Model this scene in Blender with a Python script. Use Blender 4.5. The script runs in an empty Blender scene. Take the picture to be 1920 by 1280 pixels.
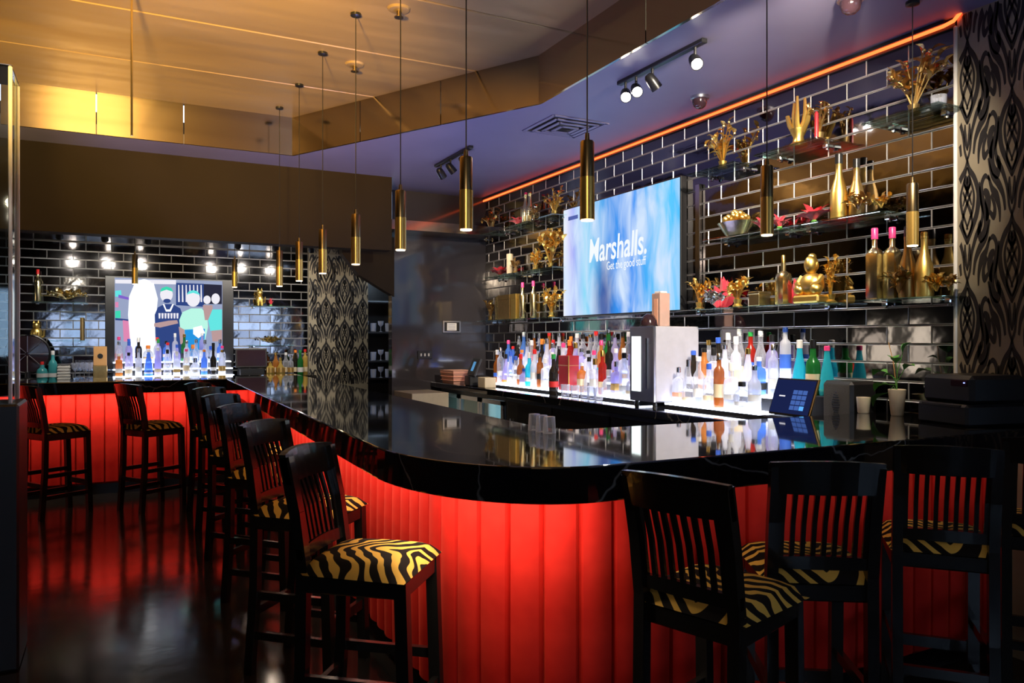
import bpy, math, random
from mathutils import Vector, Matrix, noise

random.seed(7)
sc = bpy.context.scene
COL = sc.collection
PI = math.pi
R = math.radians

# ------------------------------------------------------------------ camera, world, light, exposure
TH = R(27.3)                 # the view turns 27.3 deg right of the tiled wall's direction (+Y)
FPX, CX, CY, EYE = 1440.0, 960.0, 638.0, 1.5
cam_d = bpy.data.cameras.new('camera'); cam = bpy.data.objects.new('camera', cam_d); COL.objects.link(cam)
cam.location = (0, 0, EYE); cam.rotation_euler = (PI/2, 0, -TH)
cam_d.sensor_width = 36; cam_d.lens = FPX/1920*36; cam_d.shift_y = -2/1920; cam_d.clip_start = .05
sc.camera = cam
sc.view_settings.view_transform = 'Standard'
sc.view_settings.look = 'None'
sc.view_settings.gamma = 1
sc.view_settings.use_curve_mapping = False
sc.view_settings.exposure = 0.0
W = bpy.data.worlds.new('world'); sc.world = W; W.use_nodes = True
W.node_tree.nodes['Background'].inputs[0].default_value = (.55, .70, 1, 1)
W.node_tree.nodes['Background'].inputs[1].default_value = 4.0
sc.cycles.use_denoising = True
sc.cycles.max_bounces = 8
sc.cycles.glossy_bounces = 5
sc.cycles.transparent_max_bounces = 24
sc.cycles.sample_clamp_indirect = 4.0
sc.cycles.caustics_refractive = False
sc.cycles.caustics_reflective = False

def light(name, kind, loc, power, color=(1, 1, 1), target=None, parent=None, **kw):
    d = bpy.data.lights.new(name, kind); d.energy = power; d.color = color
    for k, v in kw.items(): setattr(d, k, v)
    o = bpy.data.objects.new(name, d); COL.objects.link(o); o.location = loc
    if target is not None:
        o.rotation_euler = (Vector(target)-Vector(loc)).to_track_quat('-Z', 'Y').to_euler()
    if parent: o.parent = parent
    return o

# unseen warm fill spots, added without fittings to turn the raised ceiling gold
WARM = (1, .62, .16)
light('ceiling_fill', 'SPOT', (-.35, 1.3, 2.1), 2500, WARM, (0.55, 4.9, 3.47), spot_size=R(47), spot_blend=1, shadow_soft_size=.12)
light('ceiling_fill', 'SPOT', (-2.6, 4.6, 1.9), 380, (1, .66, .26), (-.2, 6.95, 3.3), spot_size=R(60), spot_blend=1, shadow_soft_size=.1)

light('pendant_fill', 'SPOT', (-1.0, -1.6, 3.0), 110, (1, .80, .55), (1.35, 4.4, 2.0), spot_size=R(34), spot_blend=1, shadow_soft_size=.06)  # unseen spot added for a highlight streak on the brass pendants
light('highlight_fill', 'POINT', (-.9, -1.2, 2.8), 12, (1, .80, .60), shadow_soft_size=.10)  # unseen point light added behind the camera for highlights on brass and stools

# ------------------------------------------------------------------ pixel helpers (direction from a pixel, distance from what it touches)
def ray(px): 
    xr = (px-CX)/FPX
    return xr*math.cos(TH)+math.sin(TH), -xr*math.sin(TH)+math.cos(TH)
def on_x(px, X): a, b = ray(px); return X/a*b                   # Y on a plane X = const
def on_y(px, Y): a, b = ray(px); return Y/b*a                   # X on a plane Y = const
def z_x(px, py, X): a, b = ray(px); return EYE+(CY-py)*(X/a)/FPX
def z_y(px, py, Y): a, b = ray(px); return EYE+(CY-py)*(Y/b)/FPX
def on_z(px, py, z): 
    Z = (EYE-z)*FPX/(py-CY); a, b = ray(px); return (Z*a, Z*b, z)

# ------------------------------------------------------------------ materials
MATS = {}
def nodes_of(name):
    m = bpy.data.materials.new(name); m.use_nodes = True; MATS[name] = m
    nt = m.node_tree; return m, nt, nt.nodes['Principled BSDF'], nt.nodes, nt.links
def pmat(name, col, rough=.5, metal=0, noise_amt=.12, scale=18, emis=None, estr=0, coat=0, sheen=0, bump=0, trans=0, spec=.5):
    m, nt, b, N, L = nodes_of(name)
    tc = N.new('ShaderNodeTexCoord'); nz = N.new('ShaderNodeTexNoise'); nz.inputs['Scale'].default_value = scale; nz.inputs['Detail'].default_value = 3
    L.new(tc.outputs['Object'], nz.inputs['Vector'])
    mx = N.new('ShaderNodeMix'); mx.data_type = 'RGBA'
    c = Vector(col)
    mx.inputs[6].default_value = (*(c*(1-noise_amt)), 1); mx.inputs[7].default_value = (*[min(1, v*(1+noise_amt)) for v in c], 1)
    L.new(nz.outputs['Fac'], mx.inputs[0]); L.new(mx.outputs[2], b.inputs['Base Color'])
    b.inputs['Roughness'].default_value = rough; b.inputs['Metallic'].default_value = metal
    b.inputs['Coat Weight'].default_value = coat; b.inputs['Sheen Weight'].default_value = sheen
    b.inputs['Transmission Weight'].default_value = trans; b.inputs['Specular IOR Level'].default_value = spec
    if emis: b.inputs['Emission Color'].default_value = (*emis, 1); b.inputs['Emission Strength'].default_value = estr
    if bump:
        bp = N.new('ShaderNodeBump'); bp.inputs['Strength'].default_value = bump; bp.inputs['Distance'].default_value = .01
        L.new(nz.outputs['Fac'], bp.inputs['Height']); L.new(bp.outputs['Normal'], b.inputs['Normal'])
    return m
def emat(name, col, s):
    m, nt, b, N, L = nodes_of(name)
    e = N.new('ShaderNodeEmission'); e.inputs[0].default_value = (*col, 1); e.inputs[1].default_value = s
    L.new(e.outputs[0], N['Material Output'].inputs[0]); return m
def glassy(name, col, clear=.5, rough=.08):
    """bottle glass: tinted see-through mixed with a glossy body"""
    m, nt, b, N, L = nodes_of(name)
    b.inputs['Base Color'].default_value = (*col, 1); b.inputs['Roughness'].default_value = rough
    t = N.new('ShaderNodeBsdfTransparent'); t.inputs[0].default_value = (*[min(1, .35+.65*v) for v in col], 1)
    lw = N.new('ShaderNodeLayerWeight'); lw.inputs[0].default_value = .35
    mr = N.new('ShaderNodeMapRange'); mr.inputs[3].default_value = 1-clear; mr.inputs[4].default_value = 1
    L.new(lw.outputs['Facing'], mr.inputs[0])
    tr = N.new('ShaderNodeBsdfTranslucent'); tr.inputs[0].default_value = (*col, 1)
    mb = N.new('ShaderNodeMixShader'); mb.inputs[0].default_value = .4; L.new(b.outputs[0], mb.inputs[1]); L.new(tr.outputs[0], mb.inputs[2])
    mx = N.new('ShaderNodeMixShader'); L.new(mr.outputs[0], mx.inputs[0]); L.new(t.outputs[0], mx.inputs[1]); L.new(mb.outputs[0], mx.inputs[2])
    L.new(mx.outputs[0], N['Material Output'].inputs[0]); return m

pmat('paint_dark', (.035, .030, .030), .32, noise_amt=.2, scale=3)
pmat('paint_end_wall', (.050, .045, .050), .10, noise_amt=.2, scale=2, coat=.3)
pmat('paint_bulkhead', (.026, .017, .008), .65, noise_amt=.2, scale=2, spec=.15)
pmat('paint_soffit', (.24, .22, .32), .45, noise_amt=.15, scale=2)  # grey paint with the violet of the light on it mixed in
pmat('paint_cream', (.55, .46, .34), .6)
pmat('fascia_mirror', (.42, .36, .27), .12, 1, noise_amt=.06, scale=2)
pmat('grout', (.30, .29, .28), .6)
pmat('black_wood', (.010, .009, .008), .26, noise_amt=.3, scale=40, coat=.25)
pmat('black_plastic', (.012, .012, .013), .35)
pmat('dark_body', (.012, .010, .010), .4)
pmat('chrome', (.75, .75, .78), .12, 1, noise_amt=.03)
pmat('steel', (.55, .56, .60), .28, 1, noise_amt=.05)
pmat('brass_shaded', (.32, .235, .12), .30, 1, noise_amt=.08)  # shade on the pendants' upper half put into the colour
pmat('brass_lit', (1, .62, .16), .27, .8, noise_amt=.06)  # pendants' lit lower half, brightness put into the colour
pmat('gold', (1, .66, .18), .34, 1, noise_amt=.1, scale=30)
pmat('gold_dark', (.62, .42, .16), .34, 1, noise_amt=.2, scale=30)
pmat('gold_pale', (.95, .78, .42), .22, 1, noise_amt=.1)
pmat('silver_orn', (.7, .7, .68), .2, 1, noise_amt=.15)
pmat('petal_red', (.75, .03, .06), .45, noise_amt=.2, sheen=.3)
pmat('red_box', (.30, .012, .02), .4)
pmat('cap_red', (.7, .02, .02), .3); pmat('cap_pink', (.85, .06, .25), .3); pmat('cap_blue', (.04, .12, .6), .3)
pmat('cap_black', (.01, .01, .01), .3); pmat('cap_gold', (.8, .5, .12), .25, 1); pmat('cap_white', (.8, .8, .8), .35)
pmat('cap_green', (.02, .3, .06), .35); pmat('cap_orange', (.9, .25, .03), .4); pmat('cap_silver', (.7, .7, .72), .2, 1)
pmat('lab_white', (.8, .8, .78), .5); pmat('lab_cream', (.75, .62, .40), .5); pmat('lab_black', (.015, .015, .015), .4)
pmat('lab_red', (.65, .03, .03), .45); pmat('lab_blue', (.05, .15, .6), .45); pmat('lab_orange', (.9, .25, .04), .45)
pmat('lab_gold', (.8, .5, .15), .3, .7); pmat('lab_teal', (.05, .5, .5), .45); pmat('lab_green', (.05, .35, .08), .45)
pmat('lab_peach', (.85, .42, .28), .5)
glassy('g_clear', (.84, .87, .95), .80); glassy('g_frost', (.85, .88, .97), .45, .3); glassy('g_blue', (.14, .36, .90), .45)
glassy('g_aqua', (.05, .72, .88), .28); glassy('g_amber', (.50, .16, .03), .50); glassy('g_whisky', (.75, .32, .07), .55)
glassy('g_red', (.55, .03, .02), .35); glassy('g_dark', (.03, .025, .02), .15); glassy('g_green', (.03, .28, .06), .30)
glassy('g_yellow', (.85, .62, .15), .40); glassy('g_lilac', (.62, .58, .90), .45)
def flat_glass(name, tint, refl=.5):
    m, nt, b, N, L = nodes_of(name)
    t = N.new('ShaderNodeBsdfTransparent'); t.inputs[0].default_value = (*tint, 1)
    g_ = N.new('ShaderNodeBsdfGlossy'); g_.inputs['Roughness'].default_value = .03; g_.inputs['Color'].default_value = (.9, 1, .98, 1)
    fr = N.new('ShaderNodeFresnel'); fr.inputs[0].default_value = 1.45
    ml = N.new('ShaderNodeMath'); ml.operation = 'MULTIPLY'; ml.inputs[1].default_value = refl; L.new(fr.outputs[0], ml.inputs[0])
    mx = N.new('ShaderNodeMixShader'); L.new(ml.outputs[0], mx.inputs[0]); L.new(t.outputs[0], mx.inputs[1]); L.new(g_.outputs[0], mx.inputs[2])
    L.new(mx.outputs[0], N['Material Output'].inputs[0])
flat_glass('shelf_glass', (.86, .94, .92), .8); flat_glass('pane_glass', (.93, .96, .97), .9); flat_glass('pane_cream', (1, .82, .60), .6)
pmat('cup_white', (.85, .76, .60), .5); pmat('leaf_green', (.10, .32, .06), .4, noise_amt=.4, scale=20); pmat('soil', (.03, .02, .01), .9)
pmat('kraft', (.62, .33, .12), .6); pmat('teal_plastic', (.05, .35, .38), .3); pmat('white_plastic', (.7, .68, .64), .4)
pmat('peach_basket', (.80, .42, .30), .6); pmat('paper', (.8, .78, .74), .6); pmat('grey_panel', (.40, .40, .46), .4)
pmat('frosted_copper', (.75, .50, .42), .3, .4); pmat('dark_dome', (.03, .015, .02), .12)
pmat('speaker_grille', (.06, .055, .05), .6, bump=.6, scale=300)
emat('neon_red', (1, .10, .022), 4.2)
emat('led_white', (.76, .82, 1), 9.0)
emat('led_warm', (1, .80, .50), 9.0)
emat('spot_lens', (1, .90, .80), 40)
emat('cooler_glow', (.55, .85, 1), 1.6)
emat('cooler_window', (.88, 1, .97), 2.0)

def mat_velvet():
    m, nt, b, N, L = nodes_of('red_velvet')
    tc = N.new('ShaderNodeTexCoord'); nz = N.new('ShaderNodeTexNoise'); nz.inputs['Scale'].default_value = 5; nz.inputs['Detail'].default_value = 4
    L.new(tc.outputs['Object'], nz.inputs['Vector'])
    r = N.new('ShaderNodeValToRGB'); r.color_ramp.elements[0].color = (.48, .006, .004, 1); r.color_ramp.elements[1].color = (.72, .022, .012, 1)
    r.color_ramp.elements[0].position = .3; r.color_ramp.elements[1].position = .7
    L.new(nz.outputs['Fac'], r.inputs[0]); L.new(r.outputs[0], b.inputs['Base Color'])
    b.inputs['Roughness'].default_value = .75; b.inputs['Sheen Weight'].default_value = .35; b.inputs['Sheen Tint'].default_value = (1, .1, .05, 1)
    b.inputs['Specular IOR Level'].default_value = .2
mat_velvet()
def mat_stone():
    m, nt, b, N, L = nodes_of('black_stone')
    tc = N.new('ShaderNodeTexCoord')
    nz = N.new('ShaderNodeTexNoise'); nz.inputs['Scale'].default_value = 1.4; nz.inputs['Detail'].default_value = 5
    L.new(tc.outputs['Object'], nz.inputs['Vector'])
    mp = N.new('ShaderNodeMix'); mp.data_type = 'VECTOR'; mp.inputs[0].default_value = .35
    L.new(tc.outputs['Object'], mp.inputs[4]); L.new(nz.outputs['Color'], mp.inputs[5])
    vo = N.new('ShaderNodeTexVoronoi'); vo.feature = 'DISTANCE_TO_EDGE'; vo.inputs['Scale'].default_value = 1.9
    L.new(mp.outputs[1], vo.inputs['Vector'])
    r = N.new('ShaderNodeValToRGB'); r.color_ramp.elements[0].color = (.16, .15, .14, 1); r.color_ramp.elements[1].color = (.006, .006, .007, 1)
    r.color_ramp.elements[0].position = .0; r.color_ramp.elements[1].position = .006
    L.new(vo.outputs['Distance'], r.inputs[0]); L.new(r.outputs[0], b.inputs['Base Color'])
    b.inputs['Roughness'].default_value = .05; b.inputs['Specular IOR Level'].default_value = .8; b.inputs['Coat Weight'].default_value = .6; b.inputs['Coat Roughness'].default_value = .03
mat_stone()
def mat_tile():
    m, nt, b, N, L = nodes_of('tile_face')
    tc = N.new('ShaderNodeTexCoord'); oi = N.new('ShaderNodeObjectInfo')
    nz = N.new('ShaderNodeTexNoise'); nz.inputs['Scale'].default_value = 9; L.new(tc.outputs['Object'], nz.inputs['Vector'])
    r = N.new('ShaderNodeValToRGB'); r.color_ramp.elements[0].color = (.19, .18, .19, 1); r.color_ramp.elements[1].color = (.34, .33, .34, 1)
    L.new(oi.outputs['Random'], r.inputs[0]); L.new(r.outputs[0], b.inputs['Base Color'])
    b.inputs['Metallic'].default_value = 1; b.inputs['Roughness'].default_value = .06
    bp = N.new('ShaderNodeBump'); bp.inputs['Strength'].default_value = .06; bp.inputs['Distance'].default_value = .01
    L.new(nz.outputs['Fac'], bp.inputs['Height']); L.new(bp.outputs['Normal'], b.inputs['Normal'])
    pmat('tile_bevel', (.66, .65, .64), .30, .8, noise_amt=.03)
mat_tile()
def mat_gold_ceiling():
    m, nt, b, N, L = nodes_of('gold_ceiling')
    tc = N.new('ShaderNodeTexCoord'); mp = N.new('ShaderNodeMapping'); mp.inputs['Scale'].default_value = (.5, 2.2, 1)
    L.new(tc.outputs['Object'], mp.inputs[0])
    nz = N.new('ShaderNodeTexNoise'); nz.inputs['Scale'].default_value = 1.1; nz.inputs['Detail'].default_value = 2; L.new(mp.outputs[0], nz.inputs['Vector'])
    r = N.new('ShaderNodeValToRGB'); r.color_ramp.elements[0].color = (.40, .25, .09, 1); r.color_ramp.elements[1].color = (.56, .38, .15, 1)
    L.new(nz.outputs['Fac'], r.inputs[0]); L.new(r.outputs[0], b.inputs['Base Color'])
    b.inputs['Metallic'].default_value = .25; b.inputs['Roughness'].default_value = .36
    bp = N.new('ShaderNodeBump'); bp.inputs['Strength'].default_value = .5; bp.inputs['Distance'].default_value = .06
    L.new(nz.outputs['Fac'], bp.inputs['Height']); L.new(bp.outputs['Normal'], b.inputs['Normal'])
mat_gold_ceiling()
def mat_floor():
    m, nt, b, N, L = nodes_of('floor_stone')
    tc = N.new('ShaderNodeTexCoord'); nz = N.new('ShaderNodeTexNoise'); nz.inputs['Scale'].default_value = 6; nz.inputs['Detail'].default_value = 6
    L.new(tc.outputs['Object'], nz.inputs['Vector'])
    r = N.new('ShaderNodeValToRGB'); r.color_ramp.elements[0].color = (.006, .006, .006, 1); r.color_ramp.elements[1].color = (.020, .017, .014, 1)
    L.new(nz.outputs['Fac'], r.inputs[0]); L.new(r.outputs[0], b.inputs['Base Color'])
    mr = N.new('ShaderNodeMapRange'); mr.inputs[3].default_value = .07; mr.inputs[4].default_value = .20
    L.new(nz.outputs['Fac'], mr.inputs[0]); L.new(mr.outputs[0], b.inputs['Roughness'])
    bp = N.new('ShaderNodeBump'); bp.inputs['Strength'].default_value = .08; bp.inputs['Distance'].default_value = .01
    L.new(nz.outputs['Fac'], bp.inputs['Height']); L.new(bp.outputs['Normal'], b.inputs['Normal'])
mat_floor()
def mat_zebra():
    m, nt, b, N, L = nodes_of('zebra_fabric')
    tc = N.new('ShaderNodeTexCoord'); sp = N.new('ShaderNodeSeparateXYZ'); L.new(tc.outputs['Object'], sp.inputs[0])
    nz = N.new('ShaderNodeTexNoise'); nz.inputs['Scale'].default_value = 5.5; nz.inputs['Detail'].default_value = 1.5; L.new(tc.outputs['Object'], nz.inputs['Vector'])
    def mth(op, a, bb=None):
        n = N.new('ShaderNodeMath'); n.operation = op
        for i, v in enumerate((a, bb)):
            if v is None: continue
            if isinstance(v, (int, float)): n.inputs[i].default_value = v
            else: L.new(v, n.inputs[i])
        return n.outputs[0]
    yy = mth('MULTIPLY', mth('POWER', mth('ABSOLUTE', mth('ADD', sp.outputs[1], .02)), 1.3), 1.3)
    u = mth('ADD', mth('SUBTRACT', sp.outputs[0], yy), mth('MULTIPLY', nz.outputs['Fac'], .26))
    s = mth('SINE', mth('MULTIPLY', u, 2*PI/.056))
    r = N.new('ShaderNodeValToRGB'); r.color_ramp.elements[0].color = (.008, .006, .005, 1); r.color_ramp.elements[1].color = (.80, .46, .08, 1)
    r.color_ramp.elements[0].position = .56; r.color_ramp.elements[1].position = .61
    L.new(mth('MULTIPLY_ADD', s, .5), r.inputs[0])
    N[-1].inputs[2].default_value = .5
    L.new(r.outputs[0], b.inputs['Base Color']); b.inputs['Roughness'].default_value = .85; b.inputs['Specular IOR Level'].default_value = .15
mat_zebra()
def mat_screen():
    m, nt, b, N, L = nodes_of('tv_picture')
    tc = N.new('ShaderNodeTexCoord'); sp = N.new('ShaderNodeSeparateXYZ'); L.new(tc.outputs['Generated'], sp.inputs[0])
    mp = N.new('ShaderNodeMapping'); mp.inputs['Scale'].default_value = (1, 7, 1.3); L.new(tc.outputs['Generated'], mp.inputs[0])
    nz = N.new('ShaderNodeTexNoise'); nz.inputs['Scale'].default_value = 1.6; nz.inputs['Detail'].default_value = 3; nz.inputs['Distortion'].default_value = .5; L.new(mp.outputs[0], nz.inputs['Vector'])
    base = N.new('ShaderNodeValToRGB'); cr = base.color_ramp
    for e, (p, c) in zip([cr.elements[0], cr.elements[1]]+[cr.elements.new(.5) for _ in range(5)], [(0, (.10, .55, 1)), (1, (.30, .28, .85)), (.12, (.12, .62, 1)), (.35, (.03, .28, .92)), (.55, (.05, .30, .85)), (.78, (.28, .72, .95)), (.9, (.42, .45, .95))]):
        e.position = p; e.color = (*c, 1)
    L.new(sp.outputs[1], base.inputs[0])
    hi = N.new('ShaderNodeValToRGB'); hi.color_ramp.elements[0].position = .36; hi.color_ramp.elements[1].position = .70
    L.new(nz.outputs['Fac'], hi.inputs[0])
    mx = N.new('ShaderNodeMix'); mx.data_type = 'RGBA'; mx.inputs[7].default_value = (.66, .80, 1, 1)
    L.new(hi.outputs[0], mx.inputs[0]); L.new(base.outputs[0], mx.inputs[6])
    # the dark figure in the middle of the picture
    g = N.new('ShaderNodeTexGradient'); g.gradient_type = 'SPHERICAL'
    m2 = N.new('ShaderNodeMapping'); m2.inputs['Location'].default_value = (0, -.60*8, -.10*1.7); m2.inputs['Scale'].default_value = (0, 8, 1.7)
    L.new(tc.outputs['Generated'], m2.inputs[0]); L.new(m2.outputs[0], g.inputs[0])
    r2 = N.new('ShaderNodeValToRGB'); r2.color_ramp.elements[0].position = .05; r2.color_ramp.elements[1].position = .8; r2.color_ramp.elements[1].color = (.8, .8, .8, 1)
    L.new(g.outputs['Fac'], r2.inputs[0])
    mx2 = N.new('ShaderNodeMix'); mx2.data_type = 'RGBA'; mx2.inputs[7].default_value = (.03, .05, .28, 1)
    L.new(r2.outputs[0], mx2.inputs[0]); L.new(mx.outputs[2], mx2.inputs[6])
    e = N.new('ShaderNodeEmission'); e.inputs[1].default_value = 1.0; L.new(mx2.outputs[2], e.inputs[0])
    L.new(e.outputs[0], N['Material Output'].inputs[0])
mat_screen()
pmat('edge_shine', (.85, .82, .75), .15, 0, noise_amt=.02)  # pale colour stands in for the shine on case edges and chrome
pmat('damask_ground', (.36, .31, .22), .38, .25, noise_amt=.2, scale=6)
pmat('damask_ink', (.012, .010, .010), .55)

# ------------------------------------------------------------------ mesh builder
class MB:
    def __init__(s): s.v = []; s.f = []; s.m = []; s.cur = 0
    def add(s, vs, fs):
        o = len(s.v); s.v += [tuple(v) for v in vs]
        for f in fs: s.f.append(tuple(i+o for i in f)); s.m.append(s.cur)
        return s
    def box(s, a, b):
        x0, y0, z0 = a; x1, y1, z1 = b
        return s.add([(x0,y0,z0),(x1,y0,z0),(x1,y1,z0),(x0,y1,z0),(x0,y0,z1),(x1,y0,z1),(x1,y1,z1),(x0,y1,z1)],
                     [(0,3,2,1),(4,5,6,7),(0,1,5,4),(1,2,6,5),(2,3,7,6),(3,0,4,7)])
    def bevbox(s, a, b, r):
        """box with chamfered edges"""
        c = [(a[i]+b[i])/2 for i in range(3)]; h = [abs(b[i]-a[i])/2 for i in range(3)]
        vs = []; idx = {}
        for sx in (-1,1):
            for sy in (-1,1):
                for sz in (-1,1):
                    sg = (sx,sy,sz)
                    for ax in range(3):
                        p = [c[i]+sg[i]*(h[i]-(0 if i == ax else r)) for i in range(3)]
                        idx[sg+(ax,)] = len(vs); vs.append(p)
        fs = []
        for ax in range(3):
            u, w = (ax+1)%3, (ax+2)%3
            for sg in (-1,1):
                q = []
                for (du,dw) in ((-1,-1),(1,-1),(1,1),(-1,1)):
                    k = [0,0,0]; k[ax] = sg; k[u] = du; k[w] = dw; q.append(idx[tuple(k)+(ax,)])
                fs.append(tuple(q if sg > 0 else q[::-1]))
        for ax in range(3):
            u, w = (ax+1)%3, (ax+2)%3
            for du in (-1,1):
                for dw in (-1,1):
                    k0 = [0,0,0]; k1 = [0,0,0]; k0[ax] = -1; k1[ax] = 1; k0[u] = k1[u] = du; k0[w] = k1[w] = dw
                    fs.append((idx[tuple(k0)+(u,)], idx[tuple(k1)+(u,)], idx[tuple(k1)+(w,)], idx[tuple(k0)+(w,)]))
        for sx in (-1,1):
            for sy in (-1,1):
                for sz in (-1,1): fs.append(tuple(idx[(sx,sy,sz,ax)] for ax in range(3)))
        return s.add(vs, fs)
    def lathe(s, prof, n=14, c=(0,0,0), sx=1, sy=1):
        vs = []; fs = []
        for r, z in prof:
            for k in range(n):
                a = 2*PI*k/n; vs.append((c[0]+r*sx*math.cos(a), c[1]+r*sy*math.sin(a), c[2]+z))
        for i in range(len(prof)-1):
            for k in range(n): fs.append((i*n+k, i*n+(k+1)%n, (i+1)*n+(k+1)%n, (i+1)*n+k))
        if prof[0][0] > 1e-5: fs.append(tuple(reversed(range(n))))
        if prof[-1][0] > 1e-5: fs.append(tuple(range((len(prof)-1)*n, len(prof)*n)))
        return s.add(vs, fs)
    def tube(s, pts, r, n=8, close=False):
        pts = [Vector(p) for p in pts]; rs = r if isinstance(r, (list, tuple)) else [r]*len(pts)
        vs = []; fs = []; ref = None
        for i, p in enumerate(pts):
            d = (pts[min(i+1, len(pts)-1)]-pts[max(i-1, 0)]).normalized()
            if ref is None: ref = Vector((0,0,1)) if abs(d.z) < .9 else Vector((1,0,0))
            u = d.cross(ref).normalized(); w = d.cross(u)
            for k in range(n):
                a = 2*PI*k/n; vs.append(p+(u*math.cos(a)+w*math.sin(a))*rs[i])
        for i in range(len(pts)-1):
            for k in range(n): fs.append((i*n+k, i*n+(k+1)%n, (i+1)*n+(k+1)%n, (i+1)*n+k))
        fs.append(tuple(reversed(range(n)))); fs.append(tuple(range((len(pts)-1)*n, len(pts)*n)))
        return s.add(vs, fs)
    def beam(s, p, q, w, h, up=(0,0,1)):
        """rectangular bar from p to q, w across, h along up"""
        p = Vector(p); q = Vector(q); d = (q-p).normalized(); u = d.cross(Vector(up)).normalized(); v = u.cross(d)
        vs = [c+u*(a*w/2)+v*(b*h/2) for c in (p, q) for a, b in ((-1,-1),(1,-1),(1,1),(-1,1))]
        return s.add(vs, [(0,1,2,3),(7,6,5,4),(0,4,5,1),(1,5,6,2),(2,6,7,3),(3,7,4,0)])
    def prism(s, outline, z0, z1):
        n = len(outline)
        return s.add([(x,y,z0) for x, y in outline]+[(x,y,z1) for x, y in outline],
                     [tuple(reversed(range(n))), tuple(range(n, 2*n))]+[(i, (i+1)%n, (i+1)%n+n, i+n) for i in range(n)])
    def ball(s, c, r, nu=10, nv=6):
        rx, ry, rz = r if isinstance(r, (tuple, list)) else (r, r, r)
        prof = [(math.sin(PI*i/nv), -math.cos(PI*i/nv)) for i in range(nv+1)]
        prof[0] = (1e-4, -1); prof[-1] = (1e-4, 1)
        vs = []; fs = []
        for a, z in prof:
            for k in range(nu): vs.append((c[0]+rx*a*math.cos(2*PI*k/nu), c[1]+ry*a*math.sin(2*PI*k/nu), c[2]+rz*z))
        for i in range(nv):
            for k in range(nu): fs.append((i*nu+k, i*nu+(k+1)%nu, (i+1)*nu+(k+1)%nu, (i+1)*nu+k))
        return s.add(vs, fs)
    def leaf(s, base, tip, width, up=(0,0,1), curl=.15):
        """a pointed leaf, folded along the midrib, with thickness"""
        b = Vector(base); t = Vector(tip); d = t-b; L = d.length; d = d.normalized(); u = d.cross(Vector(up))
        u = u.normalized() if u.length > 1e-4 else Vector((1,0,0)); n = u.cross(d).normalized()
        rows = [(0, .12, 0), (.3, .9, .6), (.55, 1, .8), (.8, .55, .5), (1, .02, 0)]
        vs = []
        for k in (0, 1):
            for f, w, c in rows:
                m = b+d*(L*f)+n*(c*curl*L-.0012*k)
                vs += [m-u*(w*width/2)+n*(w*width*.18), m, m+u*(w*width/2)+n*(w*width*.18)]
        fs = []
        for i in range(4):
            for j in (0, 1):
                q = (i*3+j, i*3+j+1, i*3+j+4, i*3+j+3); fs.append(q); fs.append(tuple(15+x for x in reversed(q)))
        return s.add(vs, fs)
    def mesh(s, name, mats, smooth=False):
        me = bpy.data.meshes.new(name); me.from_pydata(s.v, [], s.f)
        for mt in (mats if isinstance(mats, (list, tuple)) else [mats]): me.materials.append(MATS[mt])
        if max(s.m, default=0) > 0: me.polygons.foreach_set('material_index', s.m)
        if smooth: me.polygons.foreach_set('use_smooth', [True]*len(me.polygons))
        me.update()
        if smooth:
            try: me.set_sharp_from_angle(angle=R(40))
            except Exception: pass
        return me
    def build(s, name, mats, parent=None, loc=(0,0,0), rot=(0,0,0), smooth=False):
        return obj(name, s.mesh(name, mats, smooth), parent, loc, rot)
def obj(name, me, parent=None, loc=(0,0,0), rot=(0,0,0)):
    o = bpy.data.objects.new(name, me); COL.objects.link(o); o.location = loc; o.rotation_euler = rot
    if parent: o.parent = parent
    return o
def tag(o, label, cat, group=None):
    o['label'] = label; o['category'] = cat
    if group: o['group'] = group
    return o
def thing(name, label, cat, loc=(0,0,0), rz=0, group=None):
    o = bpy.data.objects.new(name, None); COL.objects.link(o); o.empty_display_size = .1
    o.location = loc; o.rotation_euler = (0,0,rz); return tag(o, label, cat, group)
def struct(o, label=None, cat=None):
    o['kind'] = 'structure'
    if label: o['label'] = label
    if cat: o['category'] = cat
    return o
KIDS = {}
def dup(root, loc, rz, label=None, group=None, scale=None):
    def cp(o, par):
        c = o.copy(); COL.objects.link(c); c.parent = par
        for ch in kids(o): cp(ch, c)
        return c
    r = cp(root, None); r.location = loc; r.rotation_euler = (0,0,rz)
    if scale: r.scale = (scale,)*3 if isinstance(scale, (int, float)) else scale
    if label: r['label'] = label
    if group: r['group'] = group
    return r
def kids(o):
    if o.name not in KIDS: KIDS[o.name] = list(o.children)
    return KIDS[o.name]
ORD = 'first second third fourth fifth sixth seventh eighth ninth tenth eleventh twelfth thirteenth fourteenth fifteenth sixteenth seventeenth eighteenth nineteenth twentieth twenty-first twenty-second twenty-third twenty-fourth twenty-fifth twenty-sixth twenty-seventh twenty-eighth twenty-ninth thirtieth'.split()

# ------------------------------------------------------------------ key dimensions
WX = 3.80                     # face of the tiled wall on the right
YE = 8.03                     # face of the dark end wall
YF = 10.30                    # face of the far tiled wall
ZC, ZU, ZL = 3.14, 3.47, 2.65 # soffit, raised ceiling, low ceiling beyond the bulkhead
YT = on_x(1795, WX)           # where the tiles end and the damask paper begins
RC = [(1.40, 6.95), (2.62, 4.64), (2.57, -3.0)]   # edge of the raised ceiling

# ------------------------------------------------------------------ the room shell
struct(MB().box((-5.2, -3.2, -.1), (7.2, 11.2, 0)).build('floor', 'floor_stone'), 'black polished stone floor with soft reflections', 'floor')
up = struct(MB().box((-5.2, -3.2, ZU+.03), (2.75, 7.1, ZU+.15)).build('ceiling', 'dark_body'), 'raised gold-lit ceiling of wide glossy panels', 'ceiling')
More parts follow.
